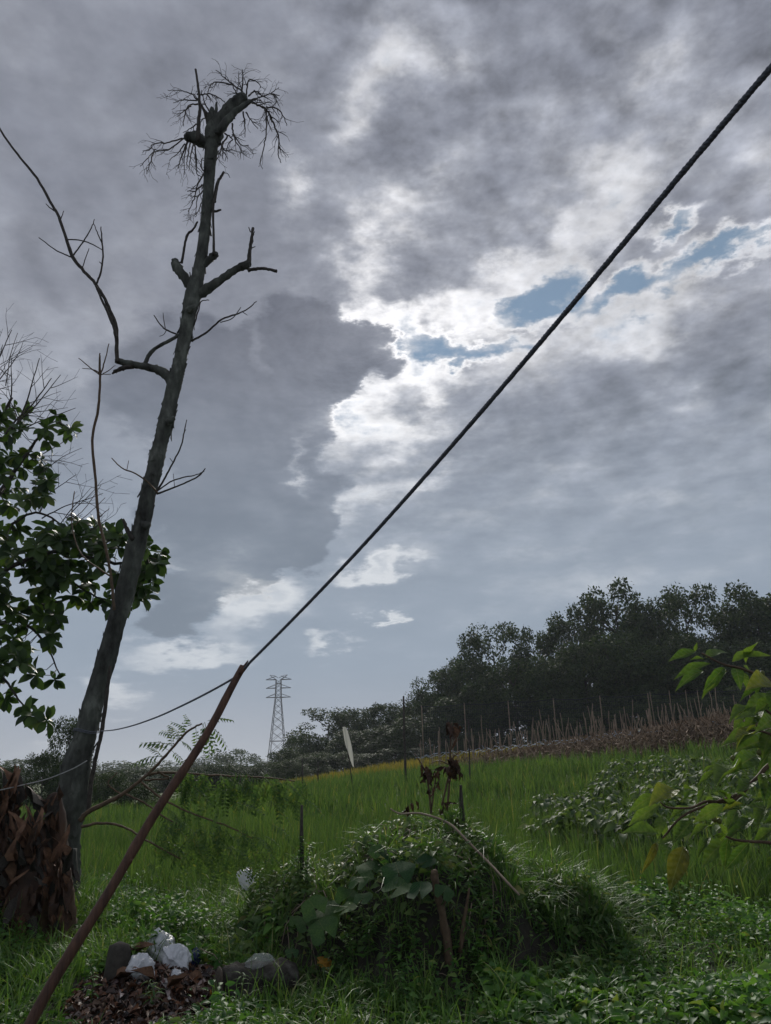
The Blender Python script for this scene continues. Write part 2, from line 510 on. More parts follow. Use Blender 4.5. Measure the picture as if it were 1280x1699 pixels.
def solid(name, a, b, scale=12.0, rough=0.8, stretch=(1, 1, 1), bump=0.3, detail=6, spec=0.3, stops=None, metal=0.0, island=False, bscale=None):
    m, n, out = new_mat(name)
    tc = n.new('ShaderNodeTexCoord')
    v = n.vm('MULTIPLY', tc.outputs['Object'], stretch)
    f = n.noise(v, scale, detail, 0.62)
    if island:
        g = n.new('ShaderNodeNewGeometry')
        f = n.m('ADD', n.m('MULTIPLY', g.outputs['Random Per Island'], 0.8), n.m('MULTIPLY', f, 0.3))
    col = n.ramp(f, stops or [(0.3, a), (0.7, b)])
    p = n.new('ShaderNodeBsdfPrincipled')
    n.put(p.inputs['Base Color'], col); p.inputs['Roughness'].default_value = rough
    p.inputs['Specular IOR Level'].default_value = spec; p.inputs['Metallic'].default_value = metal
    if bump:
        bn = n.new('ShaderNodeBump'); bn.inputs['Strength'].default_value = bump; bn.inputs['Distance'].default_value = 0.02
        n.put(bn.inputs['Height'], n.noise(v, bscale or scale * 2.5, 6, 0.65))
        m.node_tree.links.new(bn.outputs[0], p.inputs['Normal'])
    m.node_tree.links.new(p.outputs[0], out.inputs[0])
    return m

M_RICE = foliage('rice_leaf', (0.048, 0.102, 0.036), (0.1056, 0.1704, 0.054), (0.216, 0.204, 0.084), 0.6, 0.42, .2)
M_RIPE = foliage('ripe_rice_leaf', (0.144, 0.1344, 0.0336), (0.2688, 0.2112, 0.0528), (0.288, 0.2112, 0.0672), 0.6, 0.4, .25)
M_HERB = foliage('weed_leaf', (0.0451, 0.1248, 0.03445), (0.1189, 0.2399, 0.05952), (0.2381, 0.2718, 0.07831), 0.52, 0.4, .22)
M_VINE = foliage('small_vine_leaf', (0.05756, 0.1151, 0.04401), (0.1439, 0.2116, 0.07109), (0.2708, 0.2539, 0.1016), 0.5, 0.35, .25)
M_GRASS = foliage('grass_blade', (0.05118, 0.1261, 0.03154), (0.1279, 0.2222, 0.05734), (0.329, 0.3297, 0.1577), 0.5, 0.4, .3)
M_PUMPKIN = foliage('gourd_leaf', (0.04454, 0.1039, 0.04751), (0.08608, 0.1559, 0.06236), None, 0.68, 0.4, .10, mottle=.4)
M_BUSH = foliage('shrub_leaf', (0.07758, 0.1472, 0.03098), (0.1538, 0.2323, 0.05069), (0.2675, 0.2633, 0.04224), 0.42, 0.45, .35, mottle=.5)
M_LEAFY = foliage('broad_tree_leaf', (0.022, 0.048, 0.018), (0.055, 0.100, 0.026), (0.09, 0.12, 0.03), 0.42, 0.3, .3)
M_FOREST = foliage('forest_leaf', (0.018, 0.036, 0.018), (0.050, 0.080, 0.030), (0.075, 0.095, 0.030), 0.6, 0.25, .2)
M_FARLEAF = foliage('far_forest_leaf', (0.03328, 0.05888, 0.03328), (0.064, 0.1024, 0.0448), (0.0896, 0.1152, 0.0448), 0.65, 0.25, .2)
M_FEATHER = foliage('feathery_leaf', (0.05299, 0.1104, 0.04416), (0.1251, 0.1987, 0.07066), (0.2208, 0.2355, 0.0736), 0.5, 0.4, .3)
M_CROP = foliage('crop_leaf', (0.0576, 0.1024, 0.04608), (0.1216, 0.1792, 0.0704), (0.192, 0.2176, 0.0896), 0.6, 0.35, .2)
M_BARK = solid('grey_lichened_bark', 0, 0, 6.0, 0.9, (1, 1, 0.45), 1.0, bscale=14, spec=.15, stops=[(.28, (.022, .022, .019)), (.44, (.064, .066, .058)), (.58, (.105, .112, .095)), (.72, (.20, .21, .18))])
M_TWIG = solid('dark_twig_bark', (0.030, 0.026, 0.022), (0.075, 0.066, 0.055), 20, 0.85, (1, 1, 1), 0.2)
M_STEM = solid('green_stem', (0.05, 0.075, 0.03), (0.11, 0.13, 0.05), 15, 0.6, (1, 1, 1), 0.1)
M_BROWNSTEM = solid('brown_stem', (0.06, 0.04, 0.025), (0.15, 0.10, 0.06), 18, 0.7, (1, 1, 1), 0.3)
M_POLE = solid('weathered_red_brown_wood', (0.045, 0.024, 0.017), (0.14, 0.072, 0.044), 9, 0.6, (6, 6, 0.7), 0.35, bscale=30)
M_ROPE = solid('grey_synthetic_rope', (0.08, 0.09, 0.11), (0.18, 0.195, 0.225), 60, 0.7, (1, 1, 1), 0.4)
M_CORD = solid('pale_cord', (0.25, 0.25, 0.24), (0.4, 0.4, 0.38), 40, 0.7, (1, 1, 1), 0.1)
M_STEEL = solid('galvanised_steel', (0.045, 0.05, 0.058), (0.085, 0.09, 0.10), 3, 0.55, (1, 1, 1), 0.0, metal=0.3)
M_SOIL = solid('dark_damp_soil', (0.018, 0.013, 0.010), (0.05, 0.036, 0.025), 9, 0.9, (1, 1, 1), 0.8)
M_BAMBOO = solid('dry_bamboo', (0.16, 0.12, 0.085), (0.32, 0.25, 0.18), 4, 0.7, (1, 1, 1), 0.1)
M_DRYVINE = solid('dry_brown_vine', (0.11, 0.08, 0.055), (0.30, 0.22, 0.15), 1.5, 0.85, (1, 1, 1), 0.0, island=True)
M_SHEATH = solid('dried_sheath', (0.022, 0.014, 0.010), (0.11, 0.058, 0.034), 5, 0.6, (1, 1, 0.4), 0.4, island=False, bscale=18)
M_SHEATH2 = solid('pale_dried_sheath', (0.07, 0.038, 0.024), (0.28, 0.15, 0.085), 5, 0.6, (1, 1, 0.4), 0.4, bscale=18)
M_DEADLEAF = solid('dead_leaf', (0.07, 0.035, 0.02), (0.18, 0.095, 0.05), 14, 0.7, (1, 1, 1), 0.3)

# ------------------------------------------------------------------ the setting: ground
def build_ground():
    xs = np.concatenate([-np.geomspace(2500, 12.5, 40), np.linspace(-12, 12, 121), np.geomspace(12.5, 2500, 40)])
    ys = np.concatenate([np.linspace(-40, 2.8, 16), np.linspace(3, 14, 84), np.geomspace(14.3, 4000, 90)])
    X, Yg = np.meshgrid(xs, ys)
    Z = H(X, Yg)
    V = np.stack([X, Yg, Z], -1).reshape(-1, 3)
    ny, nx = X.shape
    i = np.arange(ny * nx).reshape(ny, nx)
    Q = np.stack([i[:-1, :-1], i[:-1, 1:], i[1:, 1:], i[1:, :-1]], -1).reshape(-1, 4)
    m, n, out = new_mat('field_ground')
    pos = n.new('ShaderNodeNewGeometry').outputs['Position']
    _, py, _ = n.sep(pos)
    f1 = n.noise(pos, 0.35, 5, 0.6); f2 = n.noise(pos, 6.0, 6, 0.65)
    soil = n.ramp(f2, [(0.3, (0.012, 0.010, 0.007)), (0.7, (0.040, 0.034, 0.022))])
    green = n.ramp(f1, [(0.3, (0.050, 0.085, 0.024)), (0.55, (0.085, 0.125, 0.03)), (0.75, (0.13, 0.14, 0.04))])
    green = n.mix(0.6, green, n.ramp(f2, [(0.3, (0.03, 0.05, 0.015)), (0.7, (0.11, 0.15, 0.04))]))
    col = n.mix(n.step(py, 9.0, 26.0), soil, green)
    p = n.new('ShaderNodeBsdfPrincipled'); n.put(p.inputs['Base Color'], col); p.inputs['Roughness'].default_value = 0.9
    b = n.new('ShaderNodeBump'); b.inputs['Strength'].default_value = 0.6; b.inputs['Distance'].default_value = 0.05
    n.put(b.inputs['Height'], n.noise(pos, 11.0, 6, 0.7)); m.node_tree.links.new(b.outputs[0], p.inputs['Normal'])
    m.node_tree.links.new(p.outputs[0], out.inputs[0])
    bf = Buf(); bf.add(V, Q)
    o = bf.build('ground', m)
    tag(o, 'dark damp soil rising to a field on the right', 'ground', kind='structure')
build_ground()

# ------------------------------------------------------------------ transmission tower
def build_pylon():
    Y = 380.0
    base = at(460, 1272, Y); base.z -= 1.0
    top = at(457, 1121, Y)
    Ht = top.z - base.z
    t = thing('transmission_tower', base, 'tall steel lattice transmission tower standing beyond the fields at left of centre', 'tower')
    def half(z):
        k = z / Ht
        return 4.3 * (1 - k / 0.76) + 1.35 * (k / 0.76) if k < 0.76 else 1.35 - 0.7 * (k - 0.76) / 0.24 * 0.3
    def bar(bf, a, b, w):
        tube(bf, [Vector(base) + Vector(a), Vector(base) + Vector(b)], [w, w], 4, cap=True)
    zs = [0, .155, .29, .39, .48, .56, .63, .695, .76, .81, .86, .91, .955]
    zs = [z * Ht for z in zs]
    for sx, sy in ((-1, -1), (1, -1), (1, 1), (-1, 1)):
        bf = Buf()
        for a, b in zip(zs[:-1], zs[1:]):
            bar(bf, (sx * half(a), sy * half(a), a), (sx * half(b), sy * half(b), b), 0.17)
        bf.build('leg', M_STEEL, t)
    corners = [(-1, -1), (1, -1), (1, 1), (-1, 1)]
    for k in range(4):
        bf = Buf()
        (ax, ay), (bx, by) = corners[k], corners[(k + 1) % 4]
        for a, b in zip(zs[:-1], zs[1:]):
            ha, hb = half(a), half(b)
            bar(bf, (ax * ha, ay * ha, a), (bx * hb, by * hb, b), 0.085)
            bar(bf, (bx * ha, by * ha, a), (ax * hb, ay * hb, b), 0.085)
        for z in (zs[1], zs[2], zs[8], zs[11]):
            h = half(z); bar(bf, (ax * h, ay * h, z), (bx * h, by * h, z), 0.12)
        bf.build('side_bracing', M_STEEL, t)
    for z, L in ((0.76 * Ht, 6.0), (0.862 * Ht, 6.0), (0.955 * Ht, 6.2)):
        bf = Buf(); h = half(z)
        for sx in (-1, 1):
            for sy in (-1, 1):
                bar(bf, (sx * h, sy * h, z), (sx * L, 0, z), 0.16)
                bar(bf, (sx * h, sy * h, z + 0.052 * Ht * 0.75), (sx * L, 0, z), 0.10)
            bar(bf, (sx * h, -h, z), (sx * h, h, z), 0.12)
        bf.build('cross_arm', M_STEEL, t)
    for sx in (-1, 1):
        bf = Buf(); h = half(Ht)
        z = 0.955 * Ht
        for sy in (-1, 1):
            bar(bf, (sx * h, sy * h, z), (sx * 4.3, 0, Ht * 1.005), 0.13)
            bar(bf, (sx * h * 0.2, sy * h * 0.3, z + 0.8), (sx * 2.3, 0, Ht), 0.09)
        bar(bf, (sx * 2.0, 0, Ht), (sx * 4.3, 0, Ht * 1.005), 0.10)
        bf.build('earth_wire_horn', M_STEEL, t)
build_pylon()

# ------------------------------------------------------------------ trees at the edge of the fields
def crown_mesh(name, seed, leaves, lobes, shape=(1, 1, 1), leaf=0.032, gappy=0.5):
    """a crown one unit high and about one wide: many leaf faces around uneven lobes"""
    g = np.random.default_rng(seed)
    C = []; rad = []
    for i in range(lobes):
        z = g.uniform(0.08, 0.96)
        rr = 0.5 * math.sin(math.pi * (0.18 + 0.70 * z)) ** 0.7
        a = g.uniform(0, 2 * np.pi); r = rr * g.uniform(0.25, 0.95) ** 0.6
        C.append((r * math.cos(a), r * math.sin(a), z)); rad.append(g.uniform(0.10, 0.19) * (1.15 - 0.45 * z))
    C = np.array(C); rad = np.array(rad)
    C[0] = (g.normal(0, .08), g.normal(0, .08), 0.93)
    k = g.choice(lobes, leaves, p=rad ** 2 / (rad ** 2).sum())
    z = g.uniform(-0.75, 1, leaves); a = g.uniform(0, 2 * np.pi, leaves); r = np.sqrt(1 - z * z)
    dv = np.stack([r * np.cos(a), r * np.sin(a), z], -1)
    shell = g.uniform(0.35, 1.0, leaves) ** 0.45 * (1 + g.normal(0, 0.16, leaves))
    pos = C[k] + dv * (rad[k] * shell)[:, None] * np.array([1.15, 1.15, 0.85])
    pos *= np.array(shape)
    yv = dv + g.normal(0, 0.7, (leaves, 3)); yv[:, 2] -= 0.25
    zv = dv + g.normal(0, 0.6, (leaves, 3)); zv[:, 2] += 0.6
    tpl = (np.array([(0, 0, 0), (0.34, 0.45, 0.06), (0, 1, -0.1), (-0.34, 0.45, 0.06)]), np.array([(0, 1, 2, 3)]))
    bf = Buf(); stamp(bf, tpl, pos, basis(yv, zv), leaf * g.uniform(0.6, 1.3, leaves))
    return bf.mesh(name), C, rad
def trunk_mesh(name, C, seed, low=-0.35):
    """trunk and limbs reaching the lobes of a unit crown"""
    g = random.Random(seed); bf = Buf()
    tube(bf, [(0, 0, low), (0.01, 0, 0.0), (g.uniform(-.03, .03), 0.0, 0.35), (g.uniform(-.05, .05), 0, 0.75)], [0.028, 0.022, 0.016, 0.006], 7, 0.05)
    for c in C[::3]:
        z0 = max(-0.05, c[2] - 0.25)
        tube(bf, [(0, 0, z0), (c[0] * .5, c[1] * .5, z0 + (c[2] - z0) * .4), tuple(c)], [0.009, 0.006, 0.003], 4)
    return bf.mesh(name)
CROWNS = []
for sd, lv, lb, shp, gp in ((1, 15000, 50, (1, 1, 1), .5), (2, 15000, 44, (1.1, 1.1, 1), .5), (3, 16000, 54, (.9, .9, 1), .4), (4, 10000, 32, (1.05, 1.05, 1), .6), (5, 11000, 36, (.85, .85, 1), .6)):
    cm, C, rr = crown_mesh('crown', sd, lv, lb, shp)
    cm.materials.append(M_FOREST)
    tm = trunk_mesh('trunk', C, sd); tm.materials.append(M_TWIG)
    CROWNS.append((cm, tm))
FARCROWNS = []
for sd in (21, 22, 23):
    cm, C, rr = crown_mesh('crown', sd, 1800, 26, (1.2, 1.2, 1), leaf=0.06)
    cm.materials.append(M_FARLEAF)
    tm = trunk_mesh('trunk', C[:9], sd); tm.materials.append(M_TWIG)
    FARCROWNS.append((cm, tm))

def forest_tree(px, top, wpx_, Y, label, group, var=None, low=None, lib=CROWNS, name='forest_tree', crown_low=0.26):
    P = at(px, top, Y)
    gz = Hf(P.x, Y) - 0.1
    ht = P.z - gz
    t = thing(name, (P.x, Y, gz), label, 'tree', group)
    cm, tm = lib[(var if var is not None else rnd.randrange(len(lib))) % len(lib)]
    wid = wpx(P, wpx_)
    ch = ht * (1 - crown_low)
    rot = Matrix.Rotation(rnd.uniform(0, 6.28), 4, 'Z')
    S = Matrix.Diagonal((wid, wid, ch, 1))
    Mx = Matrix.Translation((P.x, Y, gz + ht * crown_low)) @ rot @ S
    place('crown', cm, Mx, t)
    zlow = crown_low / (1 - crown_low) / 0.35
    # the trunk's own lower end is at -0.35 of a crown height: stretch it to the ground
    Mt = Matrix.Translation((P.x, Y, gz + ht * crown_low)) @ rot @ Matrix.Diagonal((wid, wid, ch * min(1.0, 1.0), 1))
    place('trunk', tm, Mt, t)
    return t
ORD = ['first', 'second', 'third', 'fourth', 'fifth', 'sixth', 'seventh', 'eighth', 'ninth', 'tenth', 'eleventh', 'twelfth', 'thirteenth', 'fourteenth', 'fifteenth', 'sixteenth', 'seventeenth', 'eighteenth', 'nineteenth', 'twentieth']
# back row, from left to right along the photograph's skyline
BACK = [(500, 1222, 60, 112), (542, 1176, 105, 104), (578, 1178, 62, 100), (622, 1168, 82, 98), (662, 1168, 74, 94), (700, 1150, 76, 92), (737, 1112, 84, 90), (778, 1092, 90, 88), (820, 1040, 112, 86), (884, 1042, 96, 86), (948, 1012, 110, 84), (1014, 972, 140, 82), (1072, 1008, 110, 82), (1134, 982, 122, 80), (1186, 1012, 110, 80), (1240, 974, 140, 78), (1310, 990, 150, 78), (1390, 1000, 150, 78)]
for i, (x, top, w, Y) in enumerate(BACK):
    extra = {1: 'rounded dark tree at the left end of the forest, beside the transmission tower', 11: 'tallest dark tree with a domed crown rising above the whole forest', 15: 'tall loose crowned tree at the right edge, bright sky on its left'}
    forest_tree(x, top, w * 1.12, Y, extra.get(i, ORD[i] + ' tree from the left along the skyline of the dark forest'), 'trees of the forest edge', crown_low=0.2)
FRONT_ROW = [(518, 1232, 60, 100), (590, 1215, 90, 92), (640, 1205, 90, 88), (700, 1190, 90, 84), (760, 1160, 100, 80), (800, 1130, 90, 79), (850, 1100, 110, 78), (905, 1095, 110, 76), (965, 1075, 120, 75), (1020, 1060, 120, 74), (1080, 1070, 120, 73), (1140, 1060, 130, 72), (1200, 1065, 130, 71), (1265, 1060, 140, 70), (1340, 1070, 140, 70)]
for i, (x, top, w, Y) in enumerate(FRONT_ROW):
    forest_tree(x, top, w * 1.2, Y, ORD[i] + ' lower tree from the left in the front row of the dark forest', 'front trees of the forest', crown_low=0.06)
LOW_ROW = [(480 + 44 * i, 1246 - max(0, i - 4) * 8.0, 76, 90 - i * 1.5) for i in range(20)]
for i, (x, top, w, Y) in enumerate(LOW_ROW):
    forest_tree(x, top + rnd.uniform(-8, 8), w, Y - 4, ORD[i] + ' shrub from the left along the foot of the dark forest', 'shrubs at the foot of the forest', crown_low=0.0, name='forest_shrub')
# pale yellowish tree among the dark ones
# far belt on the left
FARB = [(40, 1262, 90), (85, 1262, 70), (165, 1268, 60), (205, 1264, 60), (240, 1266, 55), (268, 1264, 60), (300, 1272, 60), (330, 1262, 50), (352, 1252, 44), (378, 1245, 46), (400, 1246, 40), (425, 1262, 50), (448, 1264, 40), (468, 1258, 34), (492, 1255, 44), (510, 1246, 40), (-30, 1262, 90), (-90, 1258, 90)]
for i, (x, top, w) in enumerate(sorted(FARB)):
    forest_tree(x, top, w * 1.5, 215 + rnd.uniform(-15, 15), ORD[i] + ' tree from the left in the far hazy belt across the fields', 'far belt of trees', lib=FARCROWNS, name='far_tree', crown_low=0.0)
HEDGE = [(140, 1290), (175, 1296), (205, 1290), (250, 1288), (290, 1292), (335, 1286), (372, 1280), (410, 1284), (445, 1278), (480, 1274), (515, 1268)]
for i, (x, top) in enumerate(HEDGE):
    forest_tree(x, top - 12, 70, 72 + rnd.uniform(-6, 6), ORD[i] + ' bush from the left in the hedge at the far end of the rice', 'hedge beyond the rice', crown_low=0.0, name='hedge_bush')
# nearer trees behind the leaning dead trunk
forest_tree(118, 1192, 74, 42, 'loose leafy tree right behind the foot of the leaning dead trunk', 'trees behind the dead trunk', 3, crown_low=0.12, name='field_tree')
forest_tree(78, 1252, 70, 40, 'low rounded bush left of the leaning trunk, above the brown stump', 'trees behind the dead trunk', 1, crown_low=0.0, name='field_bush')
forest_tree(10, 1275, 60, 36, 'small bush at the left edge, behind the tip of the brown stump', 'trees behind the dead trunk', 2, crown_low=0.0, name='field_bush')
forest_tree(232, 1300, 70, 30, 'dark green bush in the rice right of the leaning trunk', 'bushes in the rice', 0, crown_low=0.0, name='field_bush')
forest_tree(180, 1285, 66, 34, 'small bush at the far edge of the rice, close right of the leaning trunk', 'bushes in the rice', 1, crown_low=0.0, name='field_bush')

# ------------------------------------------------------------------ rice and fields
def scatter(n, y0, y1, margin=2.0, power=1.0, k=0.62):
    """points over the wedge the camera looks at, more of them close by"""
    u = rng.uniform(0, 1, n) ** power
    y = y0 + (y1 - y0) * u
    x = rng.uniform(-1, 1, n) * (k * y + margin)
    return x, y
def rice_edge(x):
    """near edge of the rice"""
    return np.interp(x, [-9, -4.5, -2.5, -1.0, 0.5, 2.2, 2.7, 4.5, 7, 10], [10.6, 10.2, 9.8, 9.6, 9.6, 9.6, 9.0, 9.1, 9.4, 9.8])
def clumps(bf, cx, cy, per, h, w, lean):
    """hills of rice: blades fanning out of shared roots"""
    n = len(cx)
    X = np.repeat(cx, per) + rng.normal(0, .035, n * per); Y = np.repeat(cy, per) + rng.normal(0, .035, n * per)
    hh = np.repeat(h, per) * rng.uniform(.55, 1.12, n * per)
    blades(bf, np.stack([X, Y, H(X, Y)], -1), hh, rng.uniform(w * .7, w * 1.3, n * per), rng.uniform(.03, lean, n * per) ** 1.0, 3 if w < .02 else 2, .6)
def build_rice():
    bf = Buf()
    gx, gy = np.meshgrid(np.arange(-14, 14, .21), np.arange(8.8, 19, .23)); x = gx.ravel() + rng.normal(0, .03, gx.size); y = gy.ravel() + rng.normal(0, .04, gx.size)
    k = (np.abs(x) < .62 * y + 1.2) & (y > rice_edge(x)) & (((x - 0.36) / 1.9) ** 2 + ((y - 7.75) / 1.3) ** 2 > 1) & (rng.uniform(0, 1, len(x)) < .93)
    x, y = x[k], y[k]
    clumps(bf, x, y, 18, .74 + .10 * np.sin(1.1 * x + .7 * y) + rng.normal(0, .07, len(x)), .0135, .5)
    gx, gy = np.meshgrid(np.arange(-32, 32, .34), np.arange(19, 46, .36)); x = gx.ravel() + rng.normal(0, .06, gx.size); y = gy.ravel() + rng.normal(0, .06, gx.size)
    k = (np.abs(x) < .62 * y + 1.2) & (y < np.interp(x, [-30, -12, -6, 0, 6, 9, 20, 40], [33, 33, 44, 43, 36, 31.5, 27, 24]))
    x, y = x[k], y[k]
    clumps(bf, x, y, 9, .74 + .10 * np.sin(1.1 * x + .7 * y) + rng.normal(0, .08, len(x)), .036, .5)
    o = bf.build('rice_crop', M_RICE)
    tag(o, 'bright green standing rice filling the middle of the field', 'rice', kind='stuff')
    bf = Buf()
    x, y = scatter(26000, 40, 62, 1.0, 1.0)
    k = (x > -9) & (x < 0.42 * y) & (y > np.interp(x, [-9, 0, 8, 20, 40], [46, 43, 37.5, 35, 33]))
    x, y = x[k], y[k]; n = len(x)
    blades(bf, np.stack([x, y, H(x, y)], -1), rng.uniform(0.5, 0.8, n), rng.uniform(0.06, 0.10, n), rng.uniform(0.05, 0.4, n), 2, 0.5)
    tag(bf.build('ripe_rice', M_RIPE), 'yellowing rice strip beyond the green rice, before the forest', 'rice', kind='stuff')
build_rice()

# bean stakes: rows of bare bamboo poles
def stake_line(u):
    """foot of the front row from left (0) to right (1)"""
    px = 690 + 540 * u
    Yd = 41 - 8.5 * u
    P = at(px, 1262, Yd)
    return P.x, Yd
def build_stakes():
    protos = []
    for s in range(4):
        bf = Buf(); g = random.Random(s)
        pts = [(g.gauss(0, .0035) * i, g.gauss(0, .0035) * i, i / 6) for i in range(7)]
        tube(bf, pts, [0.021 - 0.0015 * i for i in range(7)], 5, 0.12)
        me = bf.mesh('bamboo_stake'); me.materials.append(M_BAMBOO); protos.append(me)
    n = 0
    for row in range(3):
        cnt = (78, 60, 46)[row]
        for i in range(cnt):
            u = (i + rnd.uniform(-.3, .3)) / (cnt - 1)
            if row == 0 and u < 0.18 and rnd.random() < 0.55: continue
            x, y = stake_line(u)
            y += row * 1.5; x += row * 0.5 + rnd.gauss(0, .05)
            o = bpy.data.objects.new('bamboo_stake', protos[n % 4]); COL.objects.link(o)
            L = rnd.uniform(1.55, 2.25) if rnd.random() > .1 else rnd.uniform(2.3, 2.8)
            o.location = (x, y, Hf(x, y) - 0.08)
            tilt = rnd.gauss(0, .07) if rnd.random() < .75 else rnd.gauss(0, .32)
            o.rotation_euler = (rnd.gauss(0, .10), tilt, rnd.uniform(0, 6))
            o.scale = (1.15, 1.15, L)
            tag(o, ('thin dry bamboo stake in the front row of the bare trellis', 'thin dry bamboo stake in the middle row of the bare trellis', 'thin dry bamboo stake in the back row of the bare trellis')[row], 'stake',
                ('front row of trellis stakes', 'middle row of trellis stakes', 'back row of trellis stakes')[row])
            n += 1
    # dried bean vines clinging low between the stakes
    bf = Buf()
    m = 30000
    u = rng.uniform(0, 1, m); row = rng.integers(0, 3, m)
    px = 690 + 540 * u; Yd = 41 - 8.5 * u + row * 1.5 + rng.normal(0, .12, m) - (rng.uniform(0, 1, m) < .35) * rng.uniform(0, 4.0, m)
    x = np.array([at(a, 1262, b).x for a, b in zip(px, 41 - 8.5 * u)]) + row * 0.5
    hh = rng.uniform(0, 1, m) ** 1.1 * (0.45 + 0.8 * u)
    keep = u > rng.uniform(0, .45, m)
    x, Yd, hh = x[keep], Yd[keep], hh[keep]; m = len(x)
    pos = np.stack([x, Yd, H(x, Yd) + hh], -1)
    tpl = (np.array([(-.04, 0, 0), (.04, 0, 0), (.02, 1, .05), (-.02, 1, -.05)]), np.array([(0, 1, 2, 3)]))
    yv = rdir(m, -0.9, 0.9); yv[:, 2] *= 1.6
    stamp(bf, tpl, pos, basis(yv, rdir(m)), rng.uniform(0.15, 0.5, m))
    tag(bf.build('dry_bean_vines', M_DRYVINE), 'brown dried bean vines tangled along the feet of the bamboo stakes', 'dry vines', kind='stuff')
    # blue twine tied along the row
    M_TWINE = solid('pale_blue_twine', (0.22, 0.30, 0.38), (0.45, 0.52, 0.6), 8, 0.6, (1, 1, 1), 0)
    for row in (0, 1):
        bf = Buf(); pts = []
        for i in range(121):
            u = i / 120; x, y = stake_line(u)
            pts.append((x + row * .5, y + row * 1.5 - 0.03, Hf(x, y + row * 1.5) + (0.95, 1.05)[row] + 0.05 * math.sin(i * 1.9) + rnd.gauss(0, .02)))
        tube(bf, pts, 0.013, 4)
        for i in range(2, 119, 3):                                     # loose ends and knots
            p = Vector(pts[i]); q = p + Vector((rnd.gauss(0, .12), rnd.gauss(0, .05), rnd.gauss(-.03, .08)))
            tube(bf, [p, (p + q) / 2 + Vector((0, 0, .03)), q], [.02, .016, .008], 4)
        tag(bf.build('twine_line', M_TWINE), ('pale blue twine tied along the front row of stakes', 'pale blue twine tied along the second row of stakes')[row], 'twine')
build_stakes()

# net fence behind the stakes
def build_net():
    Y0, Y1 = 50.0, 44.0
    A = at(700, 1172, Y0); B = at(1330, 1138, Y1)
    t = thing('net_fence', ((A.x + B.x) / 2, 47, Hf((A.x + B.x) / 2, 47)), 'dark fine mesh net fence strung behind the bamboo stakes', 'fence')
    n = 9
    m, nt, out = new_mat('net_mesh')
    dif = nt.new('ShaderNodeBsdfDiffuse'); dif.inputs[0].default_value = (0.035, 0.04, 0.045, 1)
    nt.t.links.new(dif.outputs[0], out.inputs[0])
    tops = []
    for i in range(n):
        f = i / (n - 1)
        P = A.lerp(B, f); foot = Vector((P.x, P.y, Hf(P.x, P.y)))
        bf = Buf(); tube(bf, [foot, P + Vector((0, 0, .05))], [.03, .025], 5); bf.build('post', M_BAMBOO, t)
        tops.append((P, foot))
    bf = Buf()
    for (P, f0), (Q, f1) in zip(tops[:-1], tops[1:]):
        for k in range(13):                                           # level strands
            z = k / 12
            a = f0.lerp(P, z); b = f1.lerp(Q, z); mid = (a + b) / 2 - Vector((0, 0, .10 * z))
            tube(bf, [a, mid, b], .012 if k < 12 else .028, 3)
        for k in range(1, 22):
            f = k / 22
            a = f0.lerp(f1, f); b = P.lerp(Q, f) - Vector((0, 0, .4 * f * (1 - f)))
            tube(bf, [a, b], .010, 3)
    bf.build('mesh_panel', m, t)
build_net()

# pole with a plastic strip, tall thin post, two short posts
def post(name, px, top, foot, Y, w, label, bend=0.0, mat=M_TWIG):
    P = at(px, foot, Y); z0 = Hf(P.x, Y) - 0.15
    bot = Vector((P.x, Y, z0)); T = at(px + bend, top, Y)
    r = wpx(P, w) / 2
    bf = Buf(); tube(bf, [bot, bot.lerp(T, .35) + Vector((r * .4, 0, 0)), bot.lerp(T, .7), T], [r * 1.1, r, r * .9, r * .6], 7, 0.10)
    o = bf.build(name, mat, origin=tuple(bot))
    return tag(o, label, 'post')
post('thin_post', 672, 1155, 1285, 30, 4.5, 'tall thin bare post standing in the rice, left of the stakes', -2)
post('thin_post', 502, 1258, 1305, 34, 2.6, 'short thin post in the rice below the left end of the forest')
post('thin_post', 528, 1264, 1290, 40, 2.2, 'shortest thin post in the rice, right of another short post')
post('thin_post', 778, 1195, 1290, 26, 2.6, 'thin straight post in the rice at the left end of the stakes')
def build_strip():
    Y = 30
    P = at(588, 1285, Y)
    base = Vector((P.x, Y, Hf(P.x, Y) - .1)); T = at(572, 1202, Y)
    t = thing('bird_scarer', base, 'pale plastic strip hanging from a thin leaning pole in the rice', 'bird scarer')
    bf = Buf(); tube(bf, [base, base.lerp(T, .5), T], [.022, .018, .012], 5); bf.build('pole', M_TWIG, t)
    m, nt, out = new_mat('pale_plastic_film')
    p = nt.new('ShaderNodeBsdfPrincipled'); p.inputs['Base Color'].default_value = (.42, .43, .38, 1); p.inputs['Roughness'].default_value = .4
    tr = nt.new('ShaderNodeBsdfTranslucent'); tr.inputs[0].default_value = (.5, .5, .45, 1)
    mx = nt.new('ShaderNodeMixShader'); mx.inputs[0].default_value = .45
    nt.t.links.new(p.outputs[0], mx.inputs[1]); nt.t.links.new(tr.outputs[0], mx.inputs[2]); nt.t.links.new(mx.outputs[0], out.inputs[0])
    V = []; Q = []
    for i in range(13):
        f = i / 12; c = at(572 + 15 * f, 1206 + 66 * f, Y - .05)
        w = wpx(c, 1.5 + 8.5 * math.sin(math.pi * min(1, f * .75 + .22)) ** 1.2) * .5
        s = .03 * math.sin(i * 1.7)
        V += [(c.x - w, c.y + s, c.z + .03 * math.sin(i)), (c.x + w * .3, c.y - .06 - s, c.z), (c.x + w, c.y - s, c.z - .04)]
    for i in range(12):
        a = 3 * i; Q += [(a, a + 1, a + 4, a + 3), (a + 1, a + 2, a + 5, a + 4)]
    bf = Buf(); bf.add(V, Q); bf.build('plastic_strip', m, t)
build_strip()

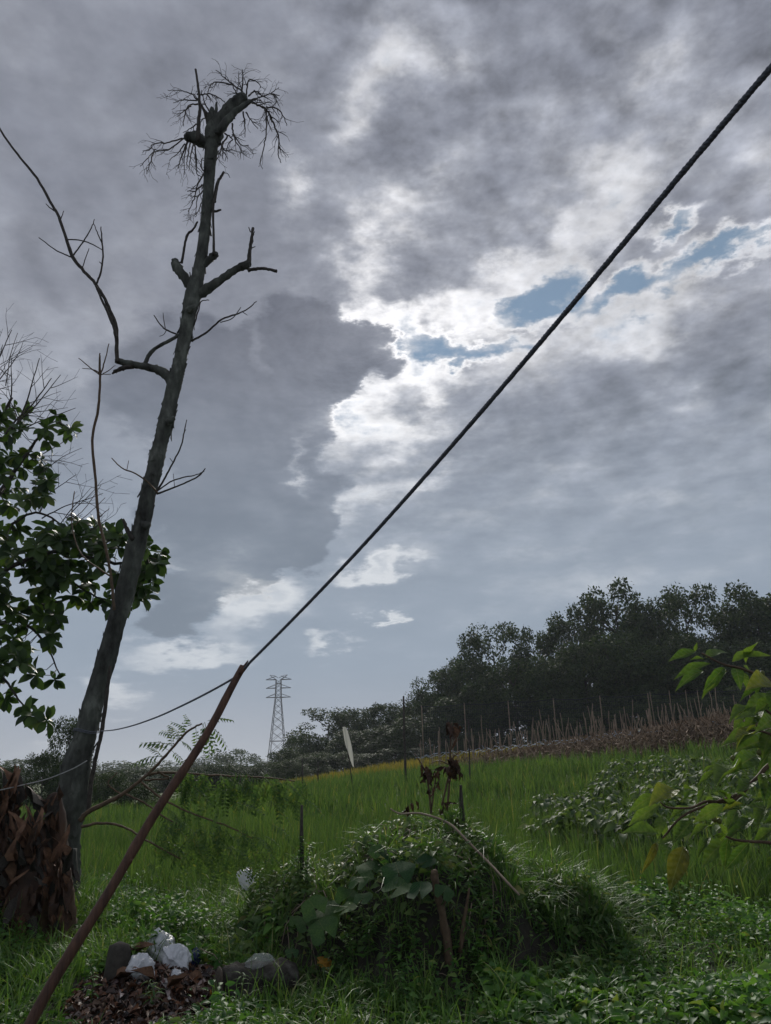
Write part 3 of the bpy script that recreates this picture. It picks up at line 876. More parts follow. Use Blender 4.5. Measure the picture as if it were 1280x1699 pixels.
# leafy crop plants on the right
def build_crops():
    protos = []
    tpl = leaf_tpl(ovate, 4, .2, .5, .15, .5)
    for s in range(3):
        bs, bl = Buf(), Buf()
        n = 72
        a = rng.uniform(0, 6.28, n); z = rng.uniform(.15, 1, n) ** .8; r = .42 * np.sqrt(rng.uniform(.1, 1, n)) * np.sin(np.pi * (.25 + .6 * z))
        pos = np.stack([r * np.cos(a), r * np.sin(a), z * .72], -1)
        out = np.stack([np.cos(a), np.sin(a), rng.uniform(-.5, .35, n)], -1)
        up = np.tile([0, 0, 1.], (n, 1)) + rng.normal(0, .3, (n, 3))
        stamp(bl, tpl, pos, basis(out, up), rng.uniform(.13, .24, n))
        for k in range(7):
            q = pos[k * 5]; tube(bs, [(0, 0, -.05), (q[0] * .3, q[1] * .3, q[2] * .5), tuple(q)], [.010, .008, .004], 4)
        ml = bl.mesh('foliage'); ml.materials.append(M_CROP); ms = bs.mesh('stem'); ms.materials.append(M_STEM)
        protos.append((ml, ms))
    spots = []
    for row in range(6):
        for k in range(11):
            px = 905 + k * 34 + rnd.uniform(-9, 9) - row * 3; Y = 26 - row * 2.35 - k * .22
            P = at(px, 1290, Y)
            if px < 1020 - row * 14 and row < 3: continue
            spots.append((P.x, Y + rnd.uniform(-.3, .3)))
    for i, (x, y) in enumerate(spots):
        t = thing('crop_plant', (x, y, Hf(x, y)), 'bushy vegetable plant with glossy grey green leaves in the rows right of the rice', 'crop plant', 'vegetable plants in rows')
        ml, ms = protos[i % 3]
        s = rnd.uniform(.85, 1.25)
        M = Matrix.Translation((x, y, Hf(x, y))) @ Matrix.Rotation(rnd.uniform(0, 6.28), 4, 'Z') @ Matrix.Diagonal((s * 1.1, s * 1.1, s, 1))
        place('foliage', ml, M, t); place('stem', ms, M, t)
build_crops()

# ------------------------------------------------------------------ the leaning dead tree
YT = 8.7
def twig_px(buf, x, y, ang, length, w, Y, droop=0.0, depth=0, kids=3, wig=0.16):
    """a branching dry twig, sizes in photo pixels at distance Y; ang is measured from right, up positive"""
    n = max(4, int(length / 7)); step = length / n
    pts, rad = [], []; cx, cy, cY = x, y, Y
    dY = rnd.uniform(-.5, .5)
    spawn = set(rnd.sample(range(1, n + 1), min(n, kids))) if depth > 0 else set()
    for i in range(n + 1):
        P = at(cx, cy, cY); f = i / n
        pts.append(P); rad.append(max(wpx(P, w * (1 - .65 * f)) / 2, .0022))
        if i in spawn:
            sgn = rnd.choice((-1, 1))
            twig_px(buf, cx, cy, ang + sgn * rnd.uniform(.35, .95), length * rnd.uniform(.3, .6), w * .62 * (1 - .4 * f), cY, droop, depth - 1, max(2, kids - 1), wig)
        ang += rnd.gauss(0, wig)
        if droop: ang += droop * math.sin(-math.pi / 2 - ang) * .25
        cx += step * math.cos(ang); cy -= step * math.sin(ang); cY += dY * step / 120
    tube(buf, pts, rad, 4 if w < 3 else 5, 0.06)

def build_dead_tree():
    base = at(108, 1478, YT); base.z = Hf(base.x, base.y) - .1
    t = thing('dead_tree', base, 'tall leaning dead tree trunk with broken top and bare twigs', 'tree')
    # trunk with uneven, ridged bark
    rows = [(100, 1510, 60), (103, 1460, 54), (107, 1400, 48), (114, 1350, 48), (122, 1300, 47), (130, 1262, 43), (140, 1231, 37), (147.5, 1200, 35), (154, 1172, 34), (167, 1125, 32), (180.7, 1078, 31), (193.5, 1031, 29), (207, 985, 32), (219, 935, 30), (232, 887, 28), (240, 856, 26), (245, 825, 25), (253.5, 793, 24.5), (260.5, 762, 24.5), (268, 731, 23.5), (276, 700, 25), (284, 660, 23), (291, 630, 23), (297, 607, 20.5), (303.5, 576, 21), (310, 545, 21), (316, 514, 23), (321, 490, 26), (329, 455, 21), (336, 415, 18.5), (341, 372, 17), (345.5, 325, 17), (348, 280, 18), (351, 245, 21), (353, 222, 25), (357, 206, 21)]
    S = spline(rows, 9)
    sides = 30
    V = []
    ph = rng.uniform(0, 6.28, 8)
    A = np.linspace(0, 2 * np.pi, sides, endpoint=False)
    pts = [at(x, y, YT) for x, y, w in S]
    for i, ((x, y, w), P) in enumerate(zip(S, pts)):
        Tn = (pts[min(i + 1, len(pts) - 1)] - pts[max(i - 1, 0)]).normalized()
        u = Vector((0, 1, 0)); u = (u - Tn * u.dot(Tn)).normalized(); v = Tn.cross(u)
        r = wpx(P, w) / 2
        low = max(0, (y - 1180) / 300)
        if i % 5 == 0: collar = rng.uniform(-.035, .045)               # rings where the bark has broken away
        r *= 1 + collar
        rr = r * (1 + .035 * np.sin(3 * A + ph[0] + i * .07) + (.03 + .06 * low) * np.sin(5 * A + ph[1] - i * .11) + (.02 + .05 * low) * np.sin(9 * A + ph[2] + i * .23) + rng.normal(0, .022 + .03 * low, sides))
        V.append([tuple(P + u * float(math.cos(a) * q) + v * float(math.sin(a) * q)) for a, q in zip(A, rr)])
    V = np.array(V).reshape(-1, 3); n = len(S)
    idx = np.arange(n * sides).reshape(n, sides)
    Q = np.stack([idx[:-1], np.roll(idx[:-1], -1, 1), np.roll(idx[1:], -1, 1), idx[1:]], -1).reshape(-1, 4)
    bf = Buf(); bf.add(V, Q); trunk = bf.build('trunk', M_BARK, t)
    # lifted plates of bark
    fl = Buf(); tplb = leaf_tpl(lambda q: .55 + .45 * math.sin(3.1 * q), 3, -.25, -.08, .3, .5)
    for k in range(420):
        i = rnd.randrange(3, n - 3); a = rnd.uniform(0, 6.283); P = pts[i]
        Tn = (pts[i + 1] - pts[i - 1]).normalized(); u = Vector((0, 1, 0)); u = (u - Tn * u.dot(Tn)).normalized(); v = Tn.cross(u)
        r = wpx(P, S[i][2]) / 2; nr = u * math.cos(a) + v * math.sin(a)
        c = P + nr * r * rnd.uniform(.97, 1.03)
        stamp(fl, tplb, np.array([tuple(c)]), basis(np.array([tuple(Tn * rnd.choice((-1, 1)) + nr * rnd.uniform(.02, .16))]), np.array([tuple(nr)])), np.array([wpx(P, rnd.uniform(6, 20))]))
    fl.build('bark_plates', M_BARK, trunk)['kind'] = 'stuff'
    # knobs and scars on the trunk
    for (x, y, w, dx) in [(284, 697, 12, 12), (318, 512, 11, 11), (240, 870, 12, -12)]:
        bf = Buf(); limb(bf, [(x - dx * .6, y + 4, w * 1.2), (x, y, w), (x + dx * .45, y - 4, w * .6)], YT - .12, 7, .14, 3)
        bf.build('knob', M_BARK, trunk)
    def br(rows, Y=YT, sides=7, name='branch', mat=M_BARK, rough=.06, extra=None):
        bf = Buf(); limb(bf, rows, Y, sides, rough, 5, .25)
        if extra: extra(bf)
        return bf.build(name, mat, t)
    # broken crown
    br([(352, 236, 26), (366, 205, 27), (384, 180, 24), (398, 166, 20), (408, 160, 15)], name='broken_top', rough=.09)
    br([(360, 222, 14), (385, 190, 12), (402, 178, 10), (416, 168, 7)], YT - .1, name='broken_top', rough=.09)
    br([(352, 222, 15), (351, 200, 15), (352, 184, 9), (351, 178, 4)], name='broken_top', rough=.1)
    br([(356, 205, 9), (359, 185, 6), (359, 170, 3)], name='broken_top')
    br([(352, 240, 18), (334, 234, 20), (318, 228, 20), (308, 230, 12)], name='broken_top', rough=.12)
    br([(329, 234, 8), (330, 200, 6), (332, 178, 5), (329, 145, 4.2), (325, 115, 3.6)], YT - .1, mat=M_TWIG)
    br([(346, 208, 6), (340, 185, 5), (328, 164, 3)], mat=M_TWIG)
    # dry twigs: each an arc with short side twigs
    ARCS = [[(417, 170), (430, 175), (441, 181), (443, 194), (441, 222), (437, 249), (430, 271)], [(441, 181), (450, 194), (458, 212), (464, 231), (463, 253), (466, 272)], [(412, 166), (430, 161), (450, 155), (462, 147)], [(449, 156), (456, 158), (463, 160)], [(441, 178), (461, 179), (472, 194), (477, 208)],
            [(307, 229), (279, 249), (257, 251), (242, 266), (233, 277)], [(257, 251), (248, 275), (244, 288)], [(303, 229), (277, 237), (254, 238), (250, 249), (238, 252)], [(307, 240), (297, 253), (281, 266)], [(314, 231), (307, 257), (305, 288)], [(318, 236), (312, 262), (309, 280)], [(323, 240), (327, 266), (328, 288), (336, 296)], [(312, 236), (300, 262), (296, 278)], [(320, 240), (318, 262), (315, 284)],
            [(331, 172), (314, 177), (305, 196), (305, 209)], [(329, 165), (316, 155), (297, 149), (280, 150)], [(325, 166), (303, 166), (289, 171)], [(318, 178), (304, 184), (295, 192)], [(329, 157), (351, 156), (369, 166), (378, 178)], [(346, 190), (332, 170), (322, 156)], [(350, 188), (340, 172), (334, 150)], [(327, 205), (316, 214), (306, 220)], [(345, 195), (336, 198), (326, 214)],
            [(386, 141), (360, 136), (349, 144), (342, 165)], [(402, 152), (386, 141), (371, 128), (359, 116)], [(402, 156), (404, 128), (402, 113)], [(408, 158), (415, 133), (428, 138), (434, 146)], [(396, 162), (388, 148), (384, 133)], [(404, 156), (399, 138), (395, 118)], [(412, 160), (424, 150), (436, 158), (446, 165)], [(416, 168), (428, 166), (440, 172)],
            [(384, 205), (388, 222), (402, 240), (412, 242)], [(388, 222), (398, 246), (404, 256)], [(373, 220), (386, 231), (377, 244), (373, 268)], [(370, 236), (366, 252), (360, 266)], [(404, 183), (406, 205), (407, 229)], [(408, 187), (418, 200), (428, 213)], [(376, 226), (370, 246), (380, 262)], [(366, 240), (374, 250), (388, 248)], [(390, 196), (372, 200), (366, 184)],
            [(338, 288), (329, 308), (321, 330), (312, 352)], [(336, 306), (324, 316), (310, 317)], [(341, 312), (330, 330), (326, 356)], [(343, 290), (334, 276), (336, 262)], [(340, 318), (334, 340), (324, 362)]]
    for rows in ARCS:
        w0 = 3.8 if len(rows) > 5 else rnd.uniform(2.4, 3.2)
        Y0 = YT + rnd.uniform(-.3, .3); k = len(rows)
        bf = Buf()
        R4 = [(x + rnd.gauss(0, .8), y + rnd.gauss(0, .8), w0 * (1 - .62 * i / (k - 1)), (Y0 - YT) * i / (k - 1)) for i, (x, y) in enumerate(rows)]
        limb(bf, R4, YT, 5, .06, 6, .5)
        S = spline(R4, 6)
        for q in range(len(S) // 3):
            i = rnd.randrange(3, len(S) - 1) if len(S) > 5 else 2
            x, y, w, dY = S[i]; nx, ny = S[i + 1][:2]
            ang = math.atan2(-(ny - y), nx - x) + rnd.choice((-1, 1)) * rnd.uniform(.4, 1.0)
            twig_px(bf, x, y, ang, rnd.uniform(9, 26), w * .65, YT + dY, .25, 1, 2, .14)
        bf.build('twig', M_TWIG, t)
    # limbs below the crown
    br([(356, 335, 6), (358, 318, 6), (364, 298, 5), (372, 286, 4)], mat=M_TWIG, extra=lambda b: limb(b, [(371, 287, 1.5), (378, 288, 1.2), (382, 295, .8)], YT, 4))
    br([(352, 352, 5), (360, 350, 4), (367, 348, 3)], mat=M_TWIG)
    br([(335, 442, 13), (346, 432, 13), (356, 424, 13), (361, 420, 8)], name='stub', rough=.12)
    br([(355, 424, 5), (355, 390, 4), (354, 350, 4), (355, 330, 4.4)], YT - .05, mat=M_TWIG)
    br([(322, 482, 18), (308, 462, 15), (298, 448, 17), (291, 436, 14), (293, 430, 8)], name='stub', rough=.12)
    br([(302, 436, 4.5), (306, 412, 4), (311, 390, 4.4), (320, 382, 3.6), (328, 368, 3)], mat=M_TWIG)
    br([(320, 494, 20), (340, 482, 17), (366, 465, 14), (392, 447, 13), (410, 439, 14), (416, 436, 8)], rough=.1)
    br([(412, 440, 9), (415, 415, 6), (418, 396, 6), (420, 378, 4.5)], mat=M_TWIG, rough=.12, extra=lambda b: (limb(b, [(416, 385, 2), (413, 377, 1.6)], YT, 4), limb(b, [(417, 412, 2), (424, 409, 1.5)], YT, 4), limb(b, [(419, 392, 2.2), (423, 384, 1.6)], YT, 4)))
    br([(412, 449, 6), (425, 446, 5.5), (442, 446, 5), (460, 450, 5.5)], mat=M_TWIG)
    br([(318, 566, 4), (345, 550, 3.4), (368, 530, 3), (396, 520, 2.4), (412, 512, 2), (426, 500, 1.5)], mat=M_TWIG, extra=lambda b: (limb(b, [(366, 535, 2), (386, 528, 1.7), (400, 510, 1.3)], YT, 4), limb(b, [(402, 517, 1.4), (411, 523, 1)], YT, 4)))
    br([(322, 540, 2.6), (330, 515, 2.2), (334, 500, 1.8), (347, 498, 1.5)], mat=M_TWIG)
    br([(240, 606, 7), (248, 588, 6.5), (264, 574, 6), (284, 564, 6), (298, 556, 6)])
    br([(296, 556, 3), (276, 547, 2.6), (266, 538, 2.2), (256, 523, 1.6)], mat=M_TWIG, extra=lambda b: (limb(b, [(275, 547, 1.8), (272, 530, 1.5), (271, 519, 1.1)], YT, 4), limb(b, [(277, 547, 1.8), (272, 555, 1.4), (265, 558, 1.1)], YT, 4)))
    # the long branch that climbs to the upper left
    br([(288, 640, 20), (278, 622, 17), (258, 612, 14), (236, 607, 12), (212, 602, 11), (193, 598, 11)], rough=.1)
    br([(222, 608, 8), (204, 611, 8), (192, 616, 6), (187, 620, 3)], name='stub', mat=M_TWIG, rough=.15)
    br([(194, 602, 7), (194, 570, 6.5), (193, 542, 6.5), (185, 520, 6), (172, 492, 5.4), (158, 470, 5.6), (140, 450, 5.6), (121, 426, 6), (110, 395, 5.2), (98, 360, 5), (84, 335, 4.6), (62, 296, 4.2), (34, 262, 3.8), (12, 232, 3.4), (-14, 190, 3), (-40, 140, 2)], YT - .05, mat=M_TWIG)
    br([(193, 560, 5.4), (188, 540, 5), (176, 512, 4.2), (166, 490, 3.8), (159, 474, 3.8)], YT - .12, mat=M_TWIG)
    for rows in ([(121, 427, 2.8), (112, 424, 2.4), (90, 413, 2), (65, 394, 1.5)], [(120, 426, 2.8), (135, 406, 2.4), (150, 382, 2), (157, 364, 1.4)], [(112, 398, 2.4), (130, 398, 2.2), (150, 404, 2), (169, 414, 1.5)], [(160, 472, 3.6), (168, 450, 3.2), (171, 420, 3), (169, 395, 2.4), (168, 376, 1.8)], [(170, 405, 2.2), (163, 388, 1.8), (156, 372, 1.3)], [(137, 446, 1.8), (142, 428, 1.5), (148, 412, 1.3)], [(94, 352, 2.4), (84, 345, 2), (77, 338, 1.4)], [(101, 364, 1.8), (106, 350, 1.2)], [(171, 440, 1.8), (165, 434, 1.2)]):
        br(rows, YT - .05, 5, 'twig', M_TWIG)
    # thin whips low on the trunk
    br([(262, 818, 3.4), (246, 800, 3), (226, 786, 2.6), (202, 776, 2.4), (186, 760, 1.6)], YT - .25, 5, mat=M_BROWNSTEM, extra=lambda b: limb(b, [(211, 779, 1.6), (214, 764, 1.1)], YT - .25, 4))
    br([(260, 816, 4), (272, 796, 3.4), (286, 770, 3), (300, 742, 2.6), (305, 722, 2.2), (310, 697, 1.4)], YT - .15, 5, mat=M_TWIG, extra=lambda b: (limb(b, [(288, 768, 1.5), (282, 760, 1)], YT - .15, 4), limb(b, [(306, 718, 1.4), (309, 712, 1)], YT - .15, 4)))
    br([(260, 820, 3.6), (284, 811, 3), (310, 800, 2.8), (330, 790, 2.6), (341, 777, 1.8)], YT - .15, 5, mat=M_TWIG)
    br([(262, 814, 2.8), (282, 800, 2.4), (304, 792, 2.2), (325, 788, 1.8), (339, 782, 1.3)], YT - .2, 5, mat=M_TWIG, extra=lambda b: limb(b, [(290, 808, 1.3), (288, 786, 1)], YT - .2, 4))
    br([(222, 895, 9), (213, 882, 8), (208, 870, 6), (205, 862, 4)], YT - .1, name='stub', mat=M_TWIG)
    # slender sucker that climbs beside the trunk
    br([(190, 1012, 5), (186, 970, 5), (180, 930, 4.6), (172, 895, 5), (164, 860, 5), (159, 800, 4.6), (154, 745, 4.6), (155, 715, 4.6), (163, 680, 4.4), (166, 640, 4), (166, 600, 3.6), (166, 586, 2)], YT - .35, mat=M_BROWNSTEM, name='sucker')
    for rows in ([(166, 622, 2.2), (150, 610, 1.9), (131, 594, 1.4)], [(166, 620, 2.2), (158, 614, 1.6), (137, 611, 1.2)], [(167, 622, 2.6), (174, 600, 2.2), (181, 570, 1.4)], [(168, 622, 2), (180, 615, 1.5), (192, 606, 1)], [(168, 621, 1.6), (184, 621, 1.2)], [(184, 956, 3.4), (168, 946, 3), (140, 925, 2.6), (126, 900, 2.2), (119, 860, 1.8), (124, 815, 1.4)], [(120, 862, 1.6), (140, 845, 1.3), (168, 805, 1)], [(122, 872, 1.5), (150, 850, 1.2), (175, 826, 1)], [(165, 858, 1.6), (182, 844, 1)]):
        br(rows, YT - .35, 5, 'twig', M_BROWNSTEM)
    # dark vine stem hanging from the trunk's right side
    br([(183, 1105, 5), (179, 1140, 6), (174, 1180, 6.5), (169, 1215, 6.5), (161, 1250, 6.5), (153, 1290, 7), (146, 1350, 8)], YT - .10, name='vine_stem', mat=M_TWIG)
    # buttress roots
    for rows in ([(116, 1410, 22), (119, 1450, 20), (121, 1505, 18)], [(95, 1440, 30), (82, 1490, 22), (70, 1520, 14)], [(106, 1430, 30), (108, 1490, 26), (110, 1530, 20)]):
        br(rows, YT - .16, 9, 'root', M_BARK, .08)
build_dead_tree()

# ------------------------------------------------------------------ rope, pole, cord
def catmull_len(pts, n):
    P = np.asarray(pts, float); S = spline(P, 24)
    L = np.concatenate([[0], np.cumsum(np.linalg.norm(np.diff(S, axis=0), axis=1))])
    s = np.linspace(0, L[-1], n)
    return np.stack([np.interp(s, L, S[:, i]) for i in range(3)], -1), L[-1]
def twisted_rope(bf, pts, radius, pitch, strands=3, per=8, sides=5):
    L = catmull_len(pts, 10)[1]
    n = int(L / pitch * per)
    C, _ = catmull_len(pts, n)
    T = np.gradient(C, axis=0); T /= np.linalg.norm(T, axis=1)[:, None]
    u = np.cross(T, (0, 0, 1.0)); u /= np.linalg.norm(u, axis=1)[:, None]; v = np.cross(T, u)
    a = np.arange(n) / per * 2 * np.pi
    for k in range(strands):
        b = a + 2 * np.pi * k / strands
        P = C + (np.cos(b)[:, None] * u + np.sin(b)[:, None] * v) * radius * .33
        tube(bf, P, radius * .68 * (1 + .03 * np.sin(a * .37 + k)), sides)
pole_top = at(404, 1106, 3.6)
def build_pole_rope():
    foot_dir = at(45, 1699, 3.13) - pole_top
    k = (pole_top.z - 0.02) / -foot_dir.z
    foot = pole_top + foot_dir * k
    foot.z = Hf(foot.x, foot.y) - .05
    t = thing('rope_prop_pole', foot, 'long weathered brown wooden pole with forked tip propping up the rope', 'pole')
    pts, rad = [], []
    g = random.Random(5)
    for i in range(41):
        f = i / 40
        P = foot.lerp(pole_top, f)
        side = Vector((1, 0, 0))
        P = P + side * (.010 * math.sin(f * 9) + .006 * math.sin(f * 23 + 1)) 
        r = .0225 * (1 - f) + .0165 * f
        if i in (13, 20, 26, 31): r *= 1.10
        pts.append(P); rad.append(r * (1 + g.gauss(0, .015)))
    bf = Buf(); tube(bf, pts, rad, 14, .018); bf.build('shaft', M_POLE, t)
    for rows in ([(388, 1130, 9), (398, 1115, 7), (405, 1106, 4.5), (412, 1096, 2.2)], [(398, 1118, 9), (408, 1107, 6), (414, 1102, 3)]):
        bf = Buf(); limb(bf, rows, 3.58, 8, .05); bf.build('fork_prong', M_POLE, t)
    for (f, dx) in ((.62, 1), (.47, -1), (.8, 1)):
        P = foot.lerp(pole_top, f); bf = Buf(); tube(bf, [P, P + Vector((dx * .014, 0, .010)), P + Vector((dx * .024, -.004, .015))], [.014, .010, .004], 7, .1); bf.build('knot', M_POLE, t)
    # the rope: from behind the camera over the fork, then slack to the trunk
    near = at(1280, 110, 1.06); far = at(411, 1103, 3.55)
    d = near - far
    pts = []
    for i in range(25):
        f = i / 24 * 1.9
        P = far + d * f
        P.z -= .045 * math.sin(math.pi * min(1, f)) * (1 if f < 1 else 0)
        pts.append(P)
    back = []
    A = at(411, 1103, 3.55)
    for (x, y, Y) in [(398, 1118, 3.62), (380, 1130, 3.75), (340, 1152, 4.15), (300, 1172, 4.7), (260, 1190, 5.5), (220, 1204, 6.6), (190, 1211, 7.7), (168, 1213, YT - .14)]:
        back.append(at(x, y, Y))
    bf = Buf(); twisted_rope(bf, list(reversed(pts)), .0068, .027, per=8)
    twisted_rope(bf, [pts[0]] + back, .0062, .027, per=6, sides=4)
    o = bf.build('rope', M_ROPE, origin=tuple(far)); tag(o, 'thick dark grey twisted rope stretched from upper right over the pole to the dead trunk', 'rope')
    # tied round the trunk
    c = at(145, 1212, YT); r = wpx(c, 40) / 2 * 1.06
    loop = [(c.x + r * math.cos(a), c.y + r * math.sin(a), c.z + .02 * math.sin(2 * a)) for a in np.linspace(0, 2 * np.pi, 30)]
    bf = Buf(); tube(bf, loop, .006, 6); tube(bf, [(x, y, z - .018) for x, y, z in loop], .006, 6)
    o2 = bf.build('rope_loop', M_ROPE, o) if False else bf.build('loop', M_ROPE, parent=o)
    pts = [at(*p) for p in ((145, 1262, YT - .32), (120, 1276, YT - .4), (80, 1292, YT - .6), (40, 1302, YT - .8), (0, 1311, YT - 1.0), (-60, 1322, YT - 1.3), (-140, 1330, YT - 1.6))]
    bf = Buf(); tube(bf, [tuple(p) for p in spline(pts, 6)], .0055, 6)
    tag(bf.build('cord', M_CORD, origin=tuple(pts[0])), 'thin pale cord slung from the foot of the dead trunk over the brown stump', 'cord')
build_pole_rope()

# ------------------------------------------------------------------ the leafy tree at the left edge
def orient(pos, yv, zv, size):
    y = Vector(yv).normalized(); x = y.cross(Vector(zv)).normalized(); z = x.cross(y)
    M = Matrix((x, y, z)).transposed().to_4x4()
    return Matrix.Translation(pos) @ M @ (Matrix.Diagonal((*size, 1)) if not isinstance(size, float) else Matrix.Scale(size, 4))
def in_poly(x, y, poly):
    c = False; j = len(poly) - 1
    for i in range(len(poly)):
        (xi, yi), (xj, yj) = poly[i], poly[j]
        if (yi > y) != (yj > y) and x < (xj - xi) * (y - yi) / (yj - yi) + xi: c = not c
        j = i
    return c
def build_leafy_tree():
    YL = 10.2
    base = at(-190, 1420, YL); base.z = Hf(base.x, base.y) - .1
    t = thing('broadleaf_tree', base, 'dark leafy broadleaf tree reaching in from the left edge with bare upper twigs', 'tree')
    bf = Buf()
    trunk = [base, base + Vector((.05, 0, 1.6)), at(-160, 1080, YL), at(-120, 900, YL), at(-90, 700, YL)]
    tube(bf, [tuple(p) for p in spline(trunk, 5)], np.linspace(.17, .05, 21), 10, .03); bf.build('trunk', M_BARK, t)
    skel = [[(-150, 1080, 14), (-60, 1000, 11), (20, 940, 9), (90, 915, 7), (150, 925, 6), (200, 935, 5), (245, 925, 3)],
            [(-150, 1020, 12), (-60, 900, 10), (0, 820, 8), (40, 760, 6), (70, 720, 4), (100, 700, 2.5)],
            [(-160, 1090, 10), (-60, 1060, 8), (20, 1030, 6), (70, 1060, 4), (100, 1120, 2)],
            [(-160, 1130, 9), (-60, 1110, 7), (0, 1120, 5), (30, 1160, 3.4), (62, 1190, 2)],
            [(-60, 1005, 8), (30, 1010, 6), (90, 1000, 4), (125, 990, 3)],
            [(60, 930, 5), (110, 960, 4), (150, 985, 3), (180, 1000, 2)],
            [(-120, 920, 9), (-50, 800, 8), (0, 700, 6), (20, 660, 4)],
            [(20, 870, 5), (60, 850, 4), (100, 870, 3), (120, 900, 2)]]
    nodes = []; owner = []; branches = []
    for k, rows in enumerate(skel):
        bf = Buf(); Yk = YL + (-.3, .1, .4, -.4, .2, -.1, .5, 0)[k]
        limb(bf, rows, Yk, 6, .05, 5, .6); branches.append(bf.build('branch', M_TWIG, t))
        for (x, y, w) in spline(rows, 6): nodes.append((x, y, Yk)); owner.append(k)
    nodes = np.array(nodes)
    # where the photograph shows foliage
    P1 = [(-60, 700), (20, 690), (60, 735), (85, 790), (70, 850), (95, 880), (100, 1010), (-60, 1010)]
    P2 = [(60, 880), (140, 862), (200, 885), (215, 905), (262, 905), (276, 945), (240, 985), (215, 1010), (130, 1005), (60, 1010)]
    P3 = [(-60, 1000), (110, 1000), (122, 1045), (80, 1085), (30, 1080), (25, 1130), (-60, 1140)]
    P4 = [(-60, 650), (30, 660), (90, 690), (118, 715), (60, 760), (-60, 720)]
    spots = []
    def fill(poly, n):
        xs = [p[0] for p in poly]; ys = [p[1] for p in poly]; c = 0
        while c < n:
            x, y = rnd.uniform(min(xs), max(xs)), rnd.uniform(min(ys), max(ys))
            if in_poly(x, y, poly): spots.append((x, y)); c += 1
    fill(P1, 88); fill(P2, 84); fill(P3, 42); fill(P4, 12)
    spots += [(95, 690), (118, 712), (62, 1190), (78, 1196), (40, 1172), (92, 1128), (60, 1110), (20, 1150), (36, 1100), (10, 1105), (258, 935), (226, 950), (222, 905), (208, 890), (265, 920), (240, 975), (130, 865), (155, 870), (235, 990), (60, 1120), (50, 1185), (8, 1160)]
    twigs = Buf(); leaves = []
    for (x, y) in spots:
        dd = (nodes[:, 0] - x) ** 2 + (nodes[:, 1] - y) ** 2 + 300 * (nodes[:, 0] > x + 25)
        jn = int(np.argmin(dd)); nx, ny, nY = nodes[jn]; own = branches[owner[jn]]
        Y = nY + rnd.uniform(-.6, .6)
        C = at(x, y, Y); N0 = at(nx, ny, nY)
        mid = (C + N0) / 2 + Vector((rnd.gauss(0, .05), rnd.gauss(0, .05), -.04))
        tube(twigs, [tuple(N0), tuple(mid), tuple(C)], [.007, .0055, .004], 4)
        out = (C - N0).normalized() * .8 + Vector((.2, -.2, .25)) + Vector((rnd.gauss(0, .3), rnd.gauss(0, .3), rnd.gauss(0, .3)))
        out.normalize()
        u = out.orthogonal().normalized(); v = out.cross(u)
        k = rnd.randint(5, 8)
        for i in range(k):
            a = 2 * math.pi * i / k + rnd.gauss(0, .3)
            dv = out * rnd.uniform(.15, .8) + (u * math.cos(a) + v * math.sin(a)) * rnd.uniform(.6, 1.0); dv.z -= rnd.uniform(0, .35)
            nz = out * .8 + Vector((0, 0, .7)) + Vector((rnd.gauss(0, .2),) * 3)
            L = rnd.uniform(.14, .25)
            leaves.append((C, dv, nz, L, own))
    twigs.build('twigs', M_TWIG, t)['kind'] = 'stuff'
    tp = []
    for s in range(3):
        V, Q = leaf_tpl(obovate, 5, .16, (.15, .3, .45)[s], .1, .50); me = mesh_from('leaf', V, [Q]); me.materials.append(M_LEAFY); tp.append((me, (V, Q)))
    leaves.sort(key=lambda l: -l[3] * (1.0 if l[0].x > at(-5, 900, YL).x else .1))
    for i, (C, dv, nz, L, own) in enumerate(leaves[:300]):
        place('leaf', tp[i % 3][0], orient(C, dv, nz, L), own)
    rest = leaves[300:]
    bf = Buf()
    stamp(bf, tp[1][1], np.array([tuple(l[0]) for l in rest]), basis(np.array([tuple(l[1]) for l in rest]), np.array([tuple(l[2]) for l in rest])), np.array([l[3] for l in rest]))
    bf.build('leaves', M_LEAFY, t)['kind'] = 'stuff'
    # bare upper twigs
    for (x, y, a, L, w) in [(10, 720, 1.05, 120, 4), (20, 715, .95, 130, 3.6), (15, 690, 1.5, 95, 3), (-20, 660, 1.2, 120, 3.4), (-10, 640, .9, 90, 2.6), (20, 710, .6, 120, 3.2), (25, 720, .45, 110, 2.8), (40, 770, .7, 110, 2.6), (60, 790, .6, 90, 2.4), (60, 830, .4, 80, 2.4), (70, 860, .5, 110, 2.6), (100, 870, .9, 80, 2.2), (110, 860, .75, 90, 2.2), (-10, 700, 1.8, 130, 3), (10, 640, 1.4, 90, 2.4), (90, 900, .3, 90, 2.2), (150, 880, .5, 50, 1.8), (-20, 600, 1.0, 60, 2)]:
        bf = Buf(); twig_px(bf, x, y, a, L, w, YL + rnd.uniform(-.4, .4), 0, 2, 3, .06); bf.build('bare_twig', M_TWIG, t)
build_leafy_tree()

